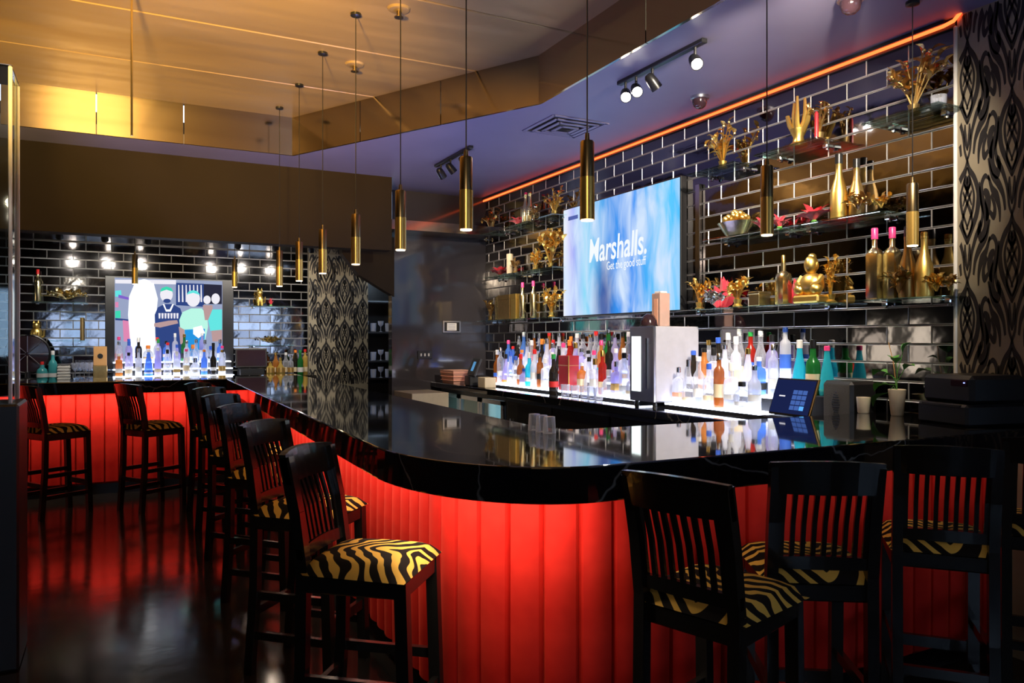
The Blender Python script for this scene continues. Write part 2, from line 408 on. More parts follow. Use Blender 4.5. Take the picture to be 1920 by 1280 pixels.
# wide ceiling panels, each with a small joint round it
pw = .92
for i in range(11):
    y1 = 6.95-i*pw; y0 = max(y1-pw+.012, -3)
    for x0, x1 in ((-5, -2.6), (-2.59, 2.62)):
        me = MB().bevbox((x0, y0, ZU), (x1-.01, y1, ZU+.03), .006).mesh('ceiling_panel', 'gold_ceiling')
        obj('ceiling_panel', me, up)
# soffit round the raised part
so = MB()
so.prism([(2.57, -3.0), (7.0, -3.0), (7.0, .9), (4.0, .9), (4.0, YE+.12), (2.0, YE+.12), (2.0, 7.42), (-5, 7.42), (-5, 6.95), RC[0], RC[1]], ZC, ZC+.08)
struct(so.build('ceiling_soffit', 'paint_soffit'), 'lowered violet-grey ceiling over the bar and bottle wall', 'ceiling')
# mirror fascia panels on the upstand between the two ceilings
fas = thing('trim_1', 'dark gold mirrored panels round the edge of the raised ceiling', 'trim'); struct(fas)
def fascia(p, q, seams):
    p = Vector((*p, 0)); q = Vector((*q, 0)); d = q-p; L = d.length; d.normalize(); n = Vector((d.y, -d.x, 0))
    for a, b in zip(seams[:-1], seams[1:]):
        A = p+d*(a*L+.004); B = p+d*(b*L-.004)
        vs = [A, B, B+n*.02, A+n*.02]
        MB().prism([(v.x, v.y) for v in vs], ZC-.004, ZU).build('mirror_panel', 'fascia_mirror', fas)
fascia((-5, 6.95), RC[0], [0, .2, .4, .55, .66, .76, .86, 1])
fascia(RC[0], RC[1], [0, .33, .66, 1])
fascia(RC[1], RC[2], [0, .16, .33, .5, .75, 1])
# bulkhead and the low ceiling beyond it
ZB = 2.405
struct(MB().box((-5, 7.42, ZB), (2.47, 7.60, ZC+.3)).build('wall_bulkhead', 'paint_bulkhead'), 'dark brown bulkhead hanging above the far bar', 'wall')
struct(MB().box((-5, 7.60, ZL), (4.0, 10.9, ZL+.1)).build('ceiling_far', 'fascia_mirror'), 'low glossy ceiling over the far bar', 'ceiling')
# end wall (thin) with the passage beyond it
XE = on_y(735, YE)
struct(MB().box((XE, YE, 0), (WX+.2, YE+.12, ZC+.05)).build('wall_end', 'paint_end_wall'), 'glossy dark grey wall at the end of the bottle wall', 'wall')
gus = [(2.12, 2.62), (XE+.02, 2.62), (XE+.02, z_y(735, 556, YE)), (2.30, 2.20), (2.12, 2.42)]
g = MB(); n = len(gus)
g.add([(x, YE-.02, z) for x, z in gus]+[(x, YE+.10, z) for x, z in gus], [tuple(range(n)), tuple(reversed(range(n, 2*n)))]+[(i, i+n, (i+1)%n+n, (i+1)%n) for i in range(n)])
struct(g.build('trim_2', 'paint_bulkhead'), 'dark slanted panel under the bulkhead above the passage', 'trim')
# wall behind the tiles, damask piece to the right of it
struct(MB().box((WX-.001, YT, 3.107), (WX+.05, YE, ZC)).build('soffit_shade_strip', 'black_plastic'), 'thin black strip standing for soffit shade above the tiles', 'trim')  # black strip drawn in place of the soffit's shade on the bare wall
wr = struct(MB().box((WX+.012, YT, 0), (WX+.2, YE, ZC)).build('wall_right', 'grout'), 'long wall of dark mirror brick tiles with pale joints', 'wall')
wd = struct(MB().box((WX-.02, .9, 0), (WX+.2, YT-.012, ZC)).build('wall_damask', 'damask_ground'), 'damask papered wall piece at the right edge', 'wall')
struct(MB().bevbox((WX-.03, YT-.014, .9), (WX+.01, YT+.004, ZC-.05), .004).build('trim_3', 'edge_shine'), 'slim chrome strip between tiles and damask paper', 'trim')
wf = struct(MB().box((-5, YF+.012, 0), (on_y(578, YF), YF+.2, ZL)).build('wall_far', 'grout'), 'far wall of mirror brick tiles behind the far bar', 'wall')
xc0, xc1 = on_y(579, YF-.04), on_y(690, YF-.04)
wc = struct(MB().box((xc0, YF-.04, 0), (xc1, YF+.2, ZL)).build('wall_damask_far', 'damask_ground'), 'damask papered pier beside the far tiled wall', 'wall')
struct(MB().box((xc1, YF+.45, 0), (4.0, YF+.6, ZL)).build('wall_passage', 'paint_dark'), 'dark wall of the passage behind the end wall', 'wall')
struct(MB().box((4.0, YE+.12, 0), (4.15, YF+.6, ZL)).build('wall_passage_side', 'paint_dark'), 'dark side wall of the passage behind the end wall', 'wall')
# the rest of the room, behind and beside the camera
def wall_with_hole(name, axis, pos, thick, a0, a1, h0, h1, holes, label):
    m = MB()
    def bx(u0, u1, w0, w1):
        if axis == 'x': m.box((pos, u0, w0), (pos+thick, u1, w1))
        else: m.box((u0, pos, w0), (u1, pos+thick, w1))
    cur = a0
    for (u0, u1, w0, w1) in holes:
        bx(cur, u0, h0, h1); bx(u0, u1, h0, w0); bx(u0, u1, w1, h1); cur = u1
    bx(cur, a1, h0, h1)
    return struct(m.build(name, 'paint_dark'), label, 'wall')
WB = [(-1.5, .3, 1.25, 2.2), (2.9, 4.2, .9, 2.5), (4.4, 5.7, .9, 2.5)]
WL = [(8.5, 9.1, .9, 1.75), (9.35, 10.1, .9, 1.75)]
wall_with_hole('wall_back', 'y', -3.2, .2, -5, 7, 0, 3.7, WB, 'dark wall behind the camera with three windows')
wall_with_hole('wall_left', 'x', -5.2, .2, -3, 10.6, 0, 3.7, WL, 'dark wall on the far left with two windows')
struct(MB().box((7, -3, 0), (7.2, 1.1, 3.7)).build('wall_side', 'paint_dark'), 'dark side wall right of the camera', 'wall')
struct(MB().box((4.0, .9, 0), (7, 1.1, 3.7)).build('wall_return', 'paint_dark'), 'dark wall running right from the damask corner', 'wall')
k = 1
for (u0, u1, w0, w1) in WB:
    t = thing('window_%d' % k, 'bright window in the wall behind the camera', 'window', (0,0,0)); struct(t); k += 1
    MB().box((u0, -3.12, w0), (u1, -3.11, w1)).build('window_pane', 'pane_glass', t)
    f = MB()
    for a, b in (((u0, w0), (u1, w0+.05)), ((u0, w1-.05), (u1, w1)), ((u0, w0), (u0+.05, w1)), ((u1-.05, w0), (u1, w1)), (((u0+u1)/2-.02, w0), ((u0+u1)/2+.02, w1))):
        f.box((a[0], -3.15, a[1]), (b[0], -3.06, b[1]))
    f.build('window_frame', 'black_plastic', t)
for (u0, u1, w0, w1) in WL:
    t = thing('window_%d' % k, 'bright window in the far left wall', 'window', (0,0,0)); struct(t); k += 1
    MB().box((-5.12, u0, w0), (-5.11, u1, w1)).build('window_pane', 'pane_cream', t)
    f = MB()
    for a, b in (((u0, w0), (u1, w0+.05)), ((u0, w1-.05), (u1, w1)), ((u0, w0), (u0+.05, w1)), ((u1-.05, w0), (u1, w1))):
        f.box((-5.15, a[0], a[1]), (-5.06, b[0], b[1]))
    f.build('window_frame', 'black_plastic', t)

# ------------------------------------------------------------------ brick tiles
TL, THH, TG = .262, .1016, .004
def tile_mb(l, h, d=.010, bv=.0055):
    """mirror tile facing -X: l along Y, h along Z, centred; dark face and bright bevel"""
    m = MB(); a, b = l/2, h/2; c, e = a-bv*.55, b-bv*.9
    vs = [(d,-a,-b),(d,a,-b),(d,a,b),(d,-a,b),(.003,-a,-b),(.003,a,-b),(.003,a,b),(.003,-a,b),(0-.002,-c,-e),(0-.002,c,-e),(0-.002,c,e),(0-.002,-c,e)]
    m.add(vs, [(8,11,10,9)]); m.cur = 1
    m.add(vs, [(4,8,9,5),(5,9,10,6),(6,10,11,7),(7,11,8,4),(0,4,5,1),(1,5,6,2),(2,6,7,3),(3,7,4,0)])
    return m
def brick_wall(rot, place, u0, u1, z0, z1, parent, limit, order, skip):
    full = tile_mb(TL-TG, THH-TG).mesh('tile', ['tile_face', 'tile_bevel'])
    cells = []; r = 0; z = z0
    while z+THH <= z1+.03:
        u = u0-(TL/2 if r % 2 else 0)
        while u < u1-.02:
            a, b = max(u, u0), min(u+TL, u1)
            if b-a > .03 and not skip((a+b)/2, z+THH/2): cells.append((a, b, z, min(z+THH, z1)))
            u += TL
        r += 1; z += THH
    cells.sort(key=order)
    rest = MB()
    for i, (a, b, za, zb) in enumerate(cells):
        loc = place((a+b)/2, (za+zb)/2); tilt = (0, random.gauss(0, .0035), random.gauss(0, .0035))
        isfull = b-a > TL-.001 and zb-za > THH-.001
        if i < limit:
            me = full if isfull else tile_mb(b-a-TG, zb-za-TG).mesh('tile', ['tile_face', 'tile_bevel'])
            obj('tile', me, parent, loc, (tilt[0], tilt[1], rot+tilt[2]))
        else:
            tm = tile_mb(b-a-TG, zb-za-TG); M = Matrix.Translation(loc) @ Matrix.Rotation(rot+tilt[2], 4, 'Z') @ Matrix.Rotation(tilt[1], 4, 'Y')
            o = len(rest.v); rest.v += [tuple(M @ Vector(v)) for v in tm.v]; rest.f += [tuple(j+o for j in f) for f in tm.f]; rest.m += tm.m
    if rest.v:
        ro = rest.build('tile_field', ['tile_face', 'tile_bevel'], parent); ro['kind'] = 'stuff'
TV1 = (on_x(1275, WX-.06), on_x(1057, WX-.06), z_x(1275, 580.5, WX-.06), z_x(1275, 332, WX-.06))
brick_wall(0, lambda u, z: (WX+.001, u, z), YT+.006, YE-.002, 3.1055-21*THH, 3.105, wr, 300, lambda c: c[0], lambda u, z: TV1[0]+.1 < u < TV1[1]-.1 and TV1[2]+.1 < z < TV1[3]-.1)
TV2 = (on_y(197, YF-.05), on_y(438, YF-.05), 1.16, z_y(300, 520, YF-.05))
brick_wall(PI/2, lambda u, z: (u, YF+.001, z), -1.75, xc0-.004, 1.02, ZL-.005, wf, 300, lambda c: abs((c[0]+c[1])/2-.8), lambda u, z: TV2[0]+.1 < u < TV2[1]-.1 and TV2[2]+.2 < z < TV2[3]-.1)
struct(MB().bevbox((WX-.03, on_x(1314, WX)-.02, 1.72), (WX-.003, on_x(1314, WX)+.03, 2.64), .004).build('trim_4', 'chrome'), 'upright chrome strip on the tiles right of the television', 'trim')

# ------------------------------------------------------------------ damask paper: dark ribbons on the pale ground
def spline(pts, n=7):
    P = [Vector(p) for p in pts]; out = []
    for i in range(len(P)-1):
        a, b, c, d = P[max(i-1, 0)], P[i], P[i+1], P[min(i+2, len(P)-1)]
        for k in range(n):
            t = k/n; out.append(.5*((2*b)+(c-a)*t+(2*a-5*b+4*c-d)*t*t+(3*b-a-3*c+d)*t**3))
    out.append(P[-1]); return out
STROKES = [  # (points in the half cell, half width at start, middle, end)
    ([(0,.50),(.05,.42),(.17,.33),(.25,.20),(.22,.06),(.12,-.06),(.03,-.16),(0,-.20)], .010, .028, .008),
    ([(0,.44),(.08,.32),(.15,.20),(.12,.08),(.05,0),(-.02,-.08)], .006, .016, .006),
    ([(-.10,.24),(0,.14),(.09,.04),(.10,-.05),(0,-.15)], .008, .016, .008),
    ([(-.07,.30),(.02,.22),(.10,.12)], .008, .014, .006),
    ([(0,.36),(.035,.31),(0,.25)], .012, .030, .008),
    ([(.50,.30),(.40,.34),(.32,.27),(.34,.14),(.42,.02),(.40,-.10),(.30,-.16),(.26,-.08),(.31,-.03)], .006, .034, .016),
    ([(.36,.22),(.44,.18),(.46,.06),(.42,-.03)], .010, .040, .006),
    ([(.27,.30),(.30,.16),(.34,.04),(.30,-.06),(.20,-.14),(.10,-.28),(.06,-.42),(.0,-.5)], .008, .020, .010),
    ([(.50,-.02),(.42,-.16),(.28,-.24),(.18,-.34),(.14,-.46)], .008, .024, .012),
    ([(.50,-.16),(.42,-.27),(.32,-.34),(.26,-.44),(.25,-.55)], .010, .028, .008),
    ([(.05,-.20),(.05,-.30),(0,-.42)], .008, .022, .006),
    ([(.44,-.32),(.36,-.42),(.38,-.50),(.46,-.46)], .010, .022, .012),
]
def damask(parent, cw, ch, u0, u1, z0, z1, pos, eps):
    m = MB()
    i0, i1 = int(math.floor(u0/cw*2))-2, int(math.ceil(u1/cw*2))+2
    for i in range(i0, i1):
        for j in range(int(z0/ch)-1, int(z1/ch)+2):
            ox, oz = i*cw/2, j*ch+(ch/2 if i % 2 else 0)
            for sgn in (-1, 1):
                for pts, wa, wm, wb in STROKES:
                    c = spline(pts, 5); n = len(c); L = []; Rr = []
                    for k, p in enumerate(c):
                        d = (c[min(k+1, n-1)]-c[max(k-1, 0)]); d = d.normalized(); nn = Vector((-d.y, d.x)); t = k/(n-1)
                        w = (wa*(1-t*2)+wm*t*2 if t < .5 else wm*(2-2*t)+wb*(2*t-1))*1.75
                        for s_, arr in ((-1, L), (1, Rr)):
                            q = p+nn*(w*s_); arr.append((ox+sgn*q.x*cw*.52, oz+q.y*ch))
                    for k in range(n-1):
                        quad = [L[k], L[k+1], Rr[k+1], Rr[k]]
                        if all(u0 <= a <= u1 and z0 <= b <= z1 for a, b in quad): m.add([pos(a, b, eps) for a, b in quad], [(0,1,2,3)])
    o = m.build('paper_pattern', 'damask_ink', parent); o['kind'] = 'stuff'
damask(wd, .43, .60, .92, YT-.02, .9, ZC, lambda a, b, e: (WX-.02-e, a, b), .0012)
damask(wc, .50, .60, xc0, xc1, .9, ZL, lambda a, b, e: (a, YF-.04-e, b), .0012)

# ------------------------------------------------------------------ the bar counter
def arc(c, r0, r1, a0, a1, n):
    return [(c[0]+r0*math.cos(R(a0+(a1-a0)*k/n)), c[1]+r1*math.sin(R(a0+(a1-a0)*k/n))) for k in range(n+1)]
CT, CB = 1.11, .993
OUT_ = [(-3.4, 8.25), (1.0, 8.25), (.85, 2.72)] + arc((1.36, 2.72), .51, .715, 180, 270, 14)[1:] + [(WX-.03, 1.95), (WX-.03, 2.80)]
INN = [(1.80, 2.87), (1.70, 2.97), (1.86, 9.12), (-3.4, 9.12)]
bar = thing('bar_counter', 'long black stone bar counter with rounded corner and red upholstered front', 'bar', (1.0, 2.5, 0))
def bl(o): o.location = (-1.0, -2.5, 0); return o
top = MB().prism(OUT_+INN, CB, CT)
to = bl(top.build('counter_top', 'black_stone', bar))
bv = to.modifiers.new('edge', 'BEVEL'); bv.width = .006; bv.segments = 2; bv.limit_method = 'ANGLE'; bv.angle_limit = R(50)
PATH = [(-3.3, 8.53), (1.26, 8.53), (1.15, 2.80)] + arc((1.57, 2.80), .42, .54, 180, 270, 12)[1:] + [(WX-.04, 2.23)]
body = PATH+[(WX-.04, 2.60), (1.60, 2.64), (1.42, 2.95), (1.60, 8.95), (-3.3, 8.95)]
bl(MB().prism(body, .02, CB).build('counter_body', 'dark_body', bar))
CHW = .122
def channel_mesh():
    m = MB(); n = 6; z0, z1 = .10, CB-.004; vs = []
    zs = [(z0, .2), (z0+.02, .9), (.5, 1.0), (z1-.02, .9), (z1, .2)]
    for z, s_ in zs:
        for k in range(n+1):
            a = PI*k/n; vs.append((-math.cos(a)*CHW/2, -(math.sin(a)**.6)*.044*s_-.001, z))
    fs = [(i*(n+1)+k, i*(n+1)+k+1, (i+1)*(n+1)+k+1, (i+1)*(n+1)+k) for i in range(4) for k in range(n)]
    return m.add(vs, fs).mesh('upholstered_channel', 'red_velvet', True)
chm = channel_mesh()
nch = 0
cum = [0]
for a, b in zip(PATH[:-1], PATH[1:]): cum.append(cum[-1]+math.dist(a, b))
def along(s_):
    for i in range(len(PATH)-1):
        if s_ <= cum[i+1] or i == len(PATH)-2:
            t = (s_-cum[i])/(cum[i+1]-cum[i]); a, b = PATH[i], PATH[i+1]
            return (a[0]+(b[0]-a[0])*t, a[1]+(b[1]-a[1])*t)
seg_starts = [0, cum[1], cum[-1]]
for si in range(2):
    s0, s1 = seg_starts[si], seg_starts[si+1]; k = int((s1-s0)/CHW); step = (s1-s0)/k
    for i in range(k):
        a, b = along(s0+i*step), along(s0+(i+1)*step)
        o = obj('upholstered_channel', chm, bar, ((a[0]+b[0])/2-1.0, (a[1]+b[1])/2-2.5, 0), (0, 0, math.atan2(b[1]-a[1], b[0]-a[0])))
        o.scale = (math.dist(a, b)/CHW, 1, 1); nch += 1
bl(MB().prism([(x, y-.012) if i == 0 else (x, y) for i, (x, y) in enumerate(PATH)]+[(min(x+.06, WX-.04), y+.05) for x, y in reversed(PATH)], 0, .10).build('kick_plate', 'black_plastic', bar))
# light strips tucked under the overhang, washing the red front
def strip(p, q, z, inward, power, tilt=.6):
    p = Vector((*p, z)); q = Vector((*q, z)); mid = (p+q)/2; L = (q-p).length
    d = bpy.data.lights.new('front_light_strip', 'AREA'); d.shape = 'RECTANGLE'; d.size = L; d.size_y = .02; d.energy = power; d.color = (1, .80, .62)
    o = bpy.data.objects.new('front_light_strip', d); COL.objects.link(o)
    x = (q-p).normalized(); zz = -(Vector((*inward, 0))*tilt+Vector((0, 0, -1))).normalized(); y = zz.cross(x)
    o.matrix_world = Matrix.Translation(mid) @ Matrix((x, y, zz)).transposed().to_4x4()
    o.parent = bar; o.matrix_parent_inverse = bar.matrix_world.inverted()
bpy.context.view_layer.update()
bar_mw = Matrix.Translation(bar.location)
LS = 3.0   # watts per metre
strip((-3.2, 8.33), (.98, 8.33), CB-.006, (0, 1), LS*6.5)
strip((1.06, 8.2), (.94, 2.9), CB-.006, (1, 0), LS*5.3)
AO = arc((1.36, 2.72), .43, .635, 180, 270, 5)
for a, b in zip(AO[:-1], AO[1:]):
    d = Vector((b[0]-a[0], b[1]-a[1])).normalized(); strip(a, b, CB-.006, (-d.y, d.x), LS*2.0*math.dist(a, b))
strip((1.40, 2.08), (WX-.1, 2.03), CB-.006, (0, 1), LS*.28)
# unseen violet light added under the bartender's edge to tint the soffit
vd = bpy.data.lights.new('soffit_fill', 'AREA'); vd.shape = 'RECTANGLE'; vd.size = .03; vd.size_y = 3.6; vd.energy = 50; vd.color = (.36, .38, 1)
vo_ = bpy.data.objects.new('soffit_fill', vd); COL.objects.link(vo_); vo_.location = (1.93-1.0, 4.9-2.5, .93); vo_.rotation_euler = (0, R(180-28), R(-1.5)); vo_.parent = bar

for o in bar.children:
    if o.name.startswith('front_light_strip'): o.matrix_parent_inverse = bar_mw.inverted()

# ------------------------------------------------------------------ bar stools
def make_stool():
    t = thing('bar_stool', '', 'stool')
    sw, sd, sh = .375, .385, .772
    # cushion: domed, rounded pad
    m = MB(); n = 12; vs = []
    for i in range(n+1):
        for j in range(n+1):
            u, v = -1+2*i/n, -1+2*j/n
            edge = (1-abs(u)**6)*(1-abs(v)**6)
            taper = 1+.05*u
            vs.append((u*sd/2, v*sw/2*taper, sh-.055+.05*edge**.5+.012*(1-u*u)*(1-v*v)))
    fs = [(i*(n+1)+j, (i+1)*(n+1)+j, (i+1)*(n+1)+j+1, i*(n+1)+j+1) for i in range(n) for j in range(n)]
    m.add(vs, fs).build('seat_cushion', 'zebra_fabric', t, smooth=True)
    MB().bevbox((-.188, -.176, sh-.115), (.188, .176, sh-.055), .006).build('seat_frame', 'black_wood', t)
    for s_ in (-1, 1):
        MB().beam((.192, s_*.158, 0), (.170, s_*.156, sh-.06), .042, .042, (1,0,0)).build('leg', 'black_wood', t)
        m = MB(); pts = [(-.215, s_*.156, 0), (-.185, s_*.156, .40), (-.180, s_*.156, .74), (-.205, s_*.156, .92), (-.245, s_*.156, 1.105)]
        for p, q in zip(pts[:-1], pts[1:]): m.beam(p, q, .036, .040, (1,0,0))
        m.build('leg', 'black_wood', t)
    def curved(z0, z1, x0, x1, bow, th, name):
        m = MB(); k = 8; vs = []
        for i in range(k+1):
            y = -.174+.348*i/k; b = -bow*(1-(y/.174)**2)
            for z, xx, dz in ((z0, x0, 0), (z1, x1, .010*(1-(y/.174)**2))):
                vs += [(xx+b-th/2, y, z+dz), (xx+b+th/2, y, z+dz)]
        fs = []
        for i in range(k):
            o = i*4; p = o+4
            fs += [(o, p, p+2, o+2), (o+1, o+3, p+3, p+1), (o+2, p+2, p+3, o+3), (o, o+1, p+1, p)]
        fs += [(0, 2, 3, 1), (k*4, k*4+1, k*4+3, k*4+2)]
        return m.add(vs, fs).build(name, 'black_wood', t)
    curved(1.015, 1.115, -.226, -.250, .030, .024, 'crest_rail')
    curved(.765, .800, -.183, -.188, .012, .022, 'lower_rail')
    for i in range(9):
        y = -.130+.26*i/8; b = 1-(y/.174)**2
        m = MB(); pts = [(-.186-.012*b, y, .79), (-.204-.020*b, y, .92), (-.232-.030*b, y, 1.03)]
        for p, q in zip(pts[:-1], pts[1:]): m.beam(p, q, .015, .011, (1,0,0))
        m.build('slat', 'black_wood', t)
    for s_ in (-1, 1):
        MB().beam((-.19, s_*.158, .36), (.19, s_*.158, .36), .022, .035).build('stretcher', 'black_wood', t)
        MB().beam((-.19, s_*.158, .18), (.19, s_*.158, .18), .022, .035).build('stretcher', 'black_wood', t)
    MB().beam((.188, -.155, .26), (.188, .155, .26), .022, .045).build('stretcher', 'black_wood', t)
    MB().beam((-.196, -.155, .28), (-.196, .155, .28), .022, .035).build('stretcher', 'black_wood', t)
    return t
stool = make_stool()
STOOLS = [  # x, y, facing, label
    (.80, 2.62, -40, 'zebra-seated black bar stool nearest the camera, left of the rounded bar corner'),
    (.80, 3.58, -44, 'zebra-seated black bar stool just behind the nearest one in the left row'),
    (.82, 4.62, -46, 'black slat-back bar stool, third from the rounded corner in the left row'),
    (.82, 5.55, -48, 'black slat-back bar stool, fourth from the rounded corner in the left row'),
    (.84, 6.45, -46, 'black slat-back bar stool, fifth from the rounded corner in the left row'),
    (.84, 7.25, -40, 'black slat-back bar stool, last of the left row by the far bar corner'),
    (1.635, 1.79, 18, 'black bar stool with slatted back right of the rounded corner, its zebra seat showing'),
    (2.125, 1.90, 57, 'black bar stool second right of the rounded corner, red showing between its slats'),
    (2.84, 1.90, 42, 'dark bar stool third right of the rounded corner, rungs catching blue light'),
    (3.44, 1.82, 35, 'barely lit bar stool at the right edge near the damask wall'),
    (.30, 7.62, 32, 'black bar stool in front of the middle of the far red bar front'),
    (-.45, 7.72, 32, 'black bar stool at the far red bar front beside the tall glass case'),
]
for i, (x, y, a, lb) in enumerate(STOOLS):
    if i == 0: stool.location = (x, y, 0); stool.rotation_euler = (0, 0, R(a)); stool['label'] = lb; stool['group'] = 'zebra-seat bar stools round the bar'
    else: dup(stool, (x, y, 0), R(a), lb)

# ------------------------------------------------------------------ pendant lights
def in_recess(x, y):
    if y > 6.95: return False
    lim = 1.40+(2.62-1.40)*(6.95-y)/(6.95-4.64) if y > 4.64 else 2.58
    return x < lim
PL = .30
def pendant(x, y, zb, label, power=5):
    zc = ZU if in_recess(x, y) else (ZC if y < 7.42 else ZL)
    t = thing('pendant_light', label, 'lamp', (x, y, zc), 0, 'brass cylinder pendants over the bar'); r = .027
    MB().lathe([(.032, 0), (.032, -.015), (.010, -.022)], 16).build('ceiling_rose', 'black_plastic', t, smooth=True)
    zt = zb+PL-zc
    MB().tube([(0, 0, -.02), (0, 0, zt+.03)], .0028, 6).build('cord', 'black_plastic', t)
    MB().lathe([(.008, zt+.03), (.010, zt), (r*.9, zt), (r, zt-.006), (r, zt-PL*.46)], 20).build('upper_tube', 'brass_shaded', t, smooth=True)
    MB().lathe([(r+.0012, zt-PL*.46), (r+.0012, zt-PL), (r-.003, zt-PL), (r-.003, zt-PL+.02)], 20).build('lower_tube', 'brass_lit', t, smooth=True)
    MB().lathe([(r-.0035, zt-PL+.004), (r-.0035, zt-PL-.004), (.0001, zt-PL-.005)], 20).build('lamp_disc', 'led_warm', t)
    light('pendant_lamp', 'SPOT', (0, 0, zt-PL-.012), power, (1, .72, .38), None, t, spot_size=R(80), spot_blend=.8, shadow_soft_size=.02)
    return t
ZPB = 1.96
def pend_px(px, py):
    Z = (ZPB-EYE)*FPX/(CY-py); a, b = ray(px); return Z*a, Z*b
PEND = [(1101, 412, 'brass cylinder pendant hanging in front of the blue television'), (874, 430, 'brass cylinder pendant left of the red light line, second nearest of the left row'),
        (751, 468, 'brass cylinder pendant in front of the plain dark end wall'), (667, 495, 'brass cylinder pendant hanging before the right side of the damask pier'),
        (605, 512, 'brass cylinder pendant hanging before the left side of the damask pier'), (561, 526, 'small brass pendant just left of the damask pier'),
        (524, 536, 'smallest brass pendant of the left row, before the far mirror tiles'), (1438, 440, 'dark brass pendant hanging before the gold dish on the middle glass shelf'),
        (1711, 460, 'dark brass pendant at the right, hanging above the pink-capped bottles')]
for px, py, lb in PEND: pendant(*pend_px(px, py), ZPB, lb, 8)
pendant(on_y(253, 8.7), 8.7, z_y(253, 532, 8.7), 'dark brass pendant hanging in front of the far television', 3)
pendant(on_y(440, 8.7), 8.7, z_y(440, 538, 8.7), 'brass pendant hanging at the right edge of the far television', 3)

# ------------------------------------------------------------------ red light line along the top of the tiles
t = thing('led_strip', 'glowing red-orange light strip along the top of the tiled wall', 'light strip', (WX-.03, (YT+YE)/2, 3.105))
h = (YE-YT)/2
MB().tube([(0, -h, .012), (0, -h*.98, .004), (0, 0, 0), (0, h-.01, 0)], .0095, 8).build('neon_tube', 'neon_red', t)
MB().tube([(0, -h, .012), (-.004, -h-.045, .045)], .009, 8).build('tube_end', 'neon_red', t)
MB().box((.012, -h, -.016), (.028, h-.01, .034)).box((-.014, -h*.985, .0125), (.012, h-.01, .030)).build('mounting_channel', 'black_plastic', t)  # upper lip added to keep the tube's glow off the soffit
# ------------------------------------------------------------------ ceiling fittings
def track(x, y, ang, heads, label):
    t = thing('track_light', label, 'lamp', (x, y, ZC), ang)
    MB().bevbox((-.02, -.40, -.025), (.02, .40, 0), .004).build('track_rail', 'black_plastic', t)
    for (dy, tgt, pw, warm) in heads:
        MB().tube([(0, dy, -.02), (0, dy, -.07)], .008, 8).build('stem', 'black_plastic', t)
        M = Matrix.Rotation(-ang, 3, 'Z'); d = (M @ (Vector(tgt)-Vector((x, y, ZC)))-Vector((0, dy, -.1))).normalized()
        c = Vector((0, dy, -.10)); q = d.to_track_quat('Z', 'Y').to_euler()
        hd = MB().lathe([(.018, -.05), (.030, -.035), (.034, .0), (.036, .05), (.031, .05), (.029, .035)], 16).build('lamp_head', 'black_plastic', t, c, q, True)
        MB().lathe([(.0001, .038), (.029, .038)], 16).build('lens', 'spot_lens', hd)
        light('track_lamp', 'SPOT', c+d*.06, pw, (1, .86, .68) if warm else (.95, .95, 1), tuple(c+d*2), t, spot_size=R(70), spot_blend=.7, shadow_soft_size=.03)
    return t
WT = WX-.1
track(2.84, 3.62, 0, [(-.32, (1.7, .9, .9), 10, False), (.06, (WT, 3.6, 2.1), 110, True), (.22, (1.5, 1.2, .9), 10, True), (.33, (1.3, 1.6, .9), 10, True)], 'black ceiling track with bright spot heads above the bar well')
track(2.66, 6.30, 0, [(-.25, (WT, 5.6, 1.9), 100, True), (.05, (WT, 6.4, 1.9), 110, True), (.28, (WT, 7.2, 2.0), 110, True)], 'black ceiling track with spot heads near the dark end wall')
track(2.60, 2.0, 0, [(-.3, (WT, 3.35, 2.1), 200, True), (0, (WT, 3.9, 2.4), 230, True), (.3, (WT, 5.4, 1.8), 230, True)], 'black ceiling track added out of view to light the tiled wall')  # unseen track, added to brighten the shelves and ornaments
def track_far(x0, heads, label):
    t = thing('track_light', label, 'lamp', (x0, 8.9, ZL), 0)
    MB().bevbox((-.5, -.02, -.025), (.5, .02, 0), .004).build('track_rail', 'black_plastic', t)
    for dx, tx, pw in heads:
        MB().tube([(dx, 0, -.02), (dx, 0, -.06)], .008, 8).build('stem', 'black_plastic', t)
        c = Vector((dx, 0, -.09)); d = (Vector((tx-x0, YF-8.9, 1.75-ZL))-c).normalized(); q = d.to_track_quat('Z', 'Y').to_euler()
        hd = MB().lathe([(.018, -.05), (.030, -.035), (.036, .05), (.031, .05), (.029, .035)], 16).build('lamp_head', 'black_plastic', t, c, q, True)
        MB().lathe([(.0001, .038), (.029, .038)], 16).build('lens', 'spot_lens', hd)
        light('track_lamp', 'SPOT', c+d*.06, pw, (1, .92, .80), tuple(c+d*2), t, spot_size=R(80), spot_blend=.7, shadow_soft_size=.03)
track_far(-.1, [(-.4, -.5, 40), (.0, 0, 40), (.4, .5, 40)], 'black ceiling track with spot heads left of the far television')
track_far(1.6, [(-.4, 1.2, 40), (.0, 1.7, 40), (.4, 2.2, 40)], 'black ceiling track with spot heads right of the far television')
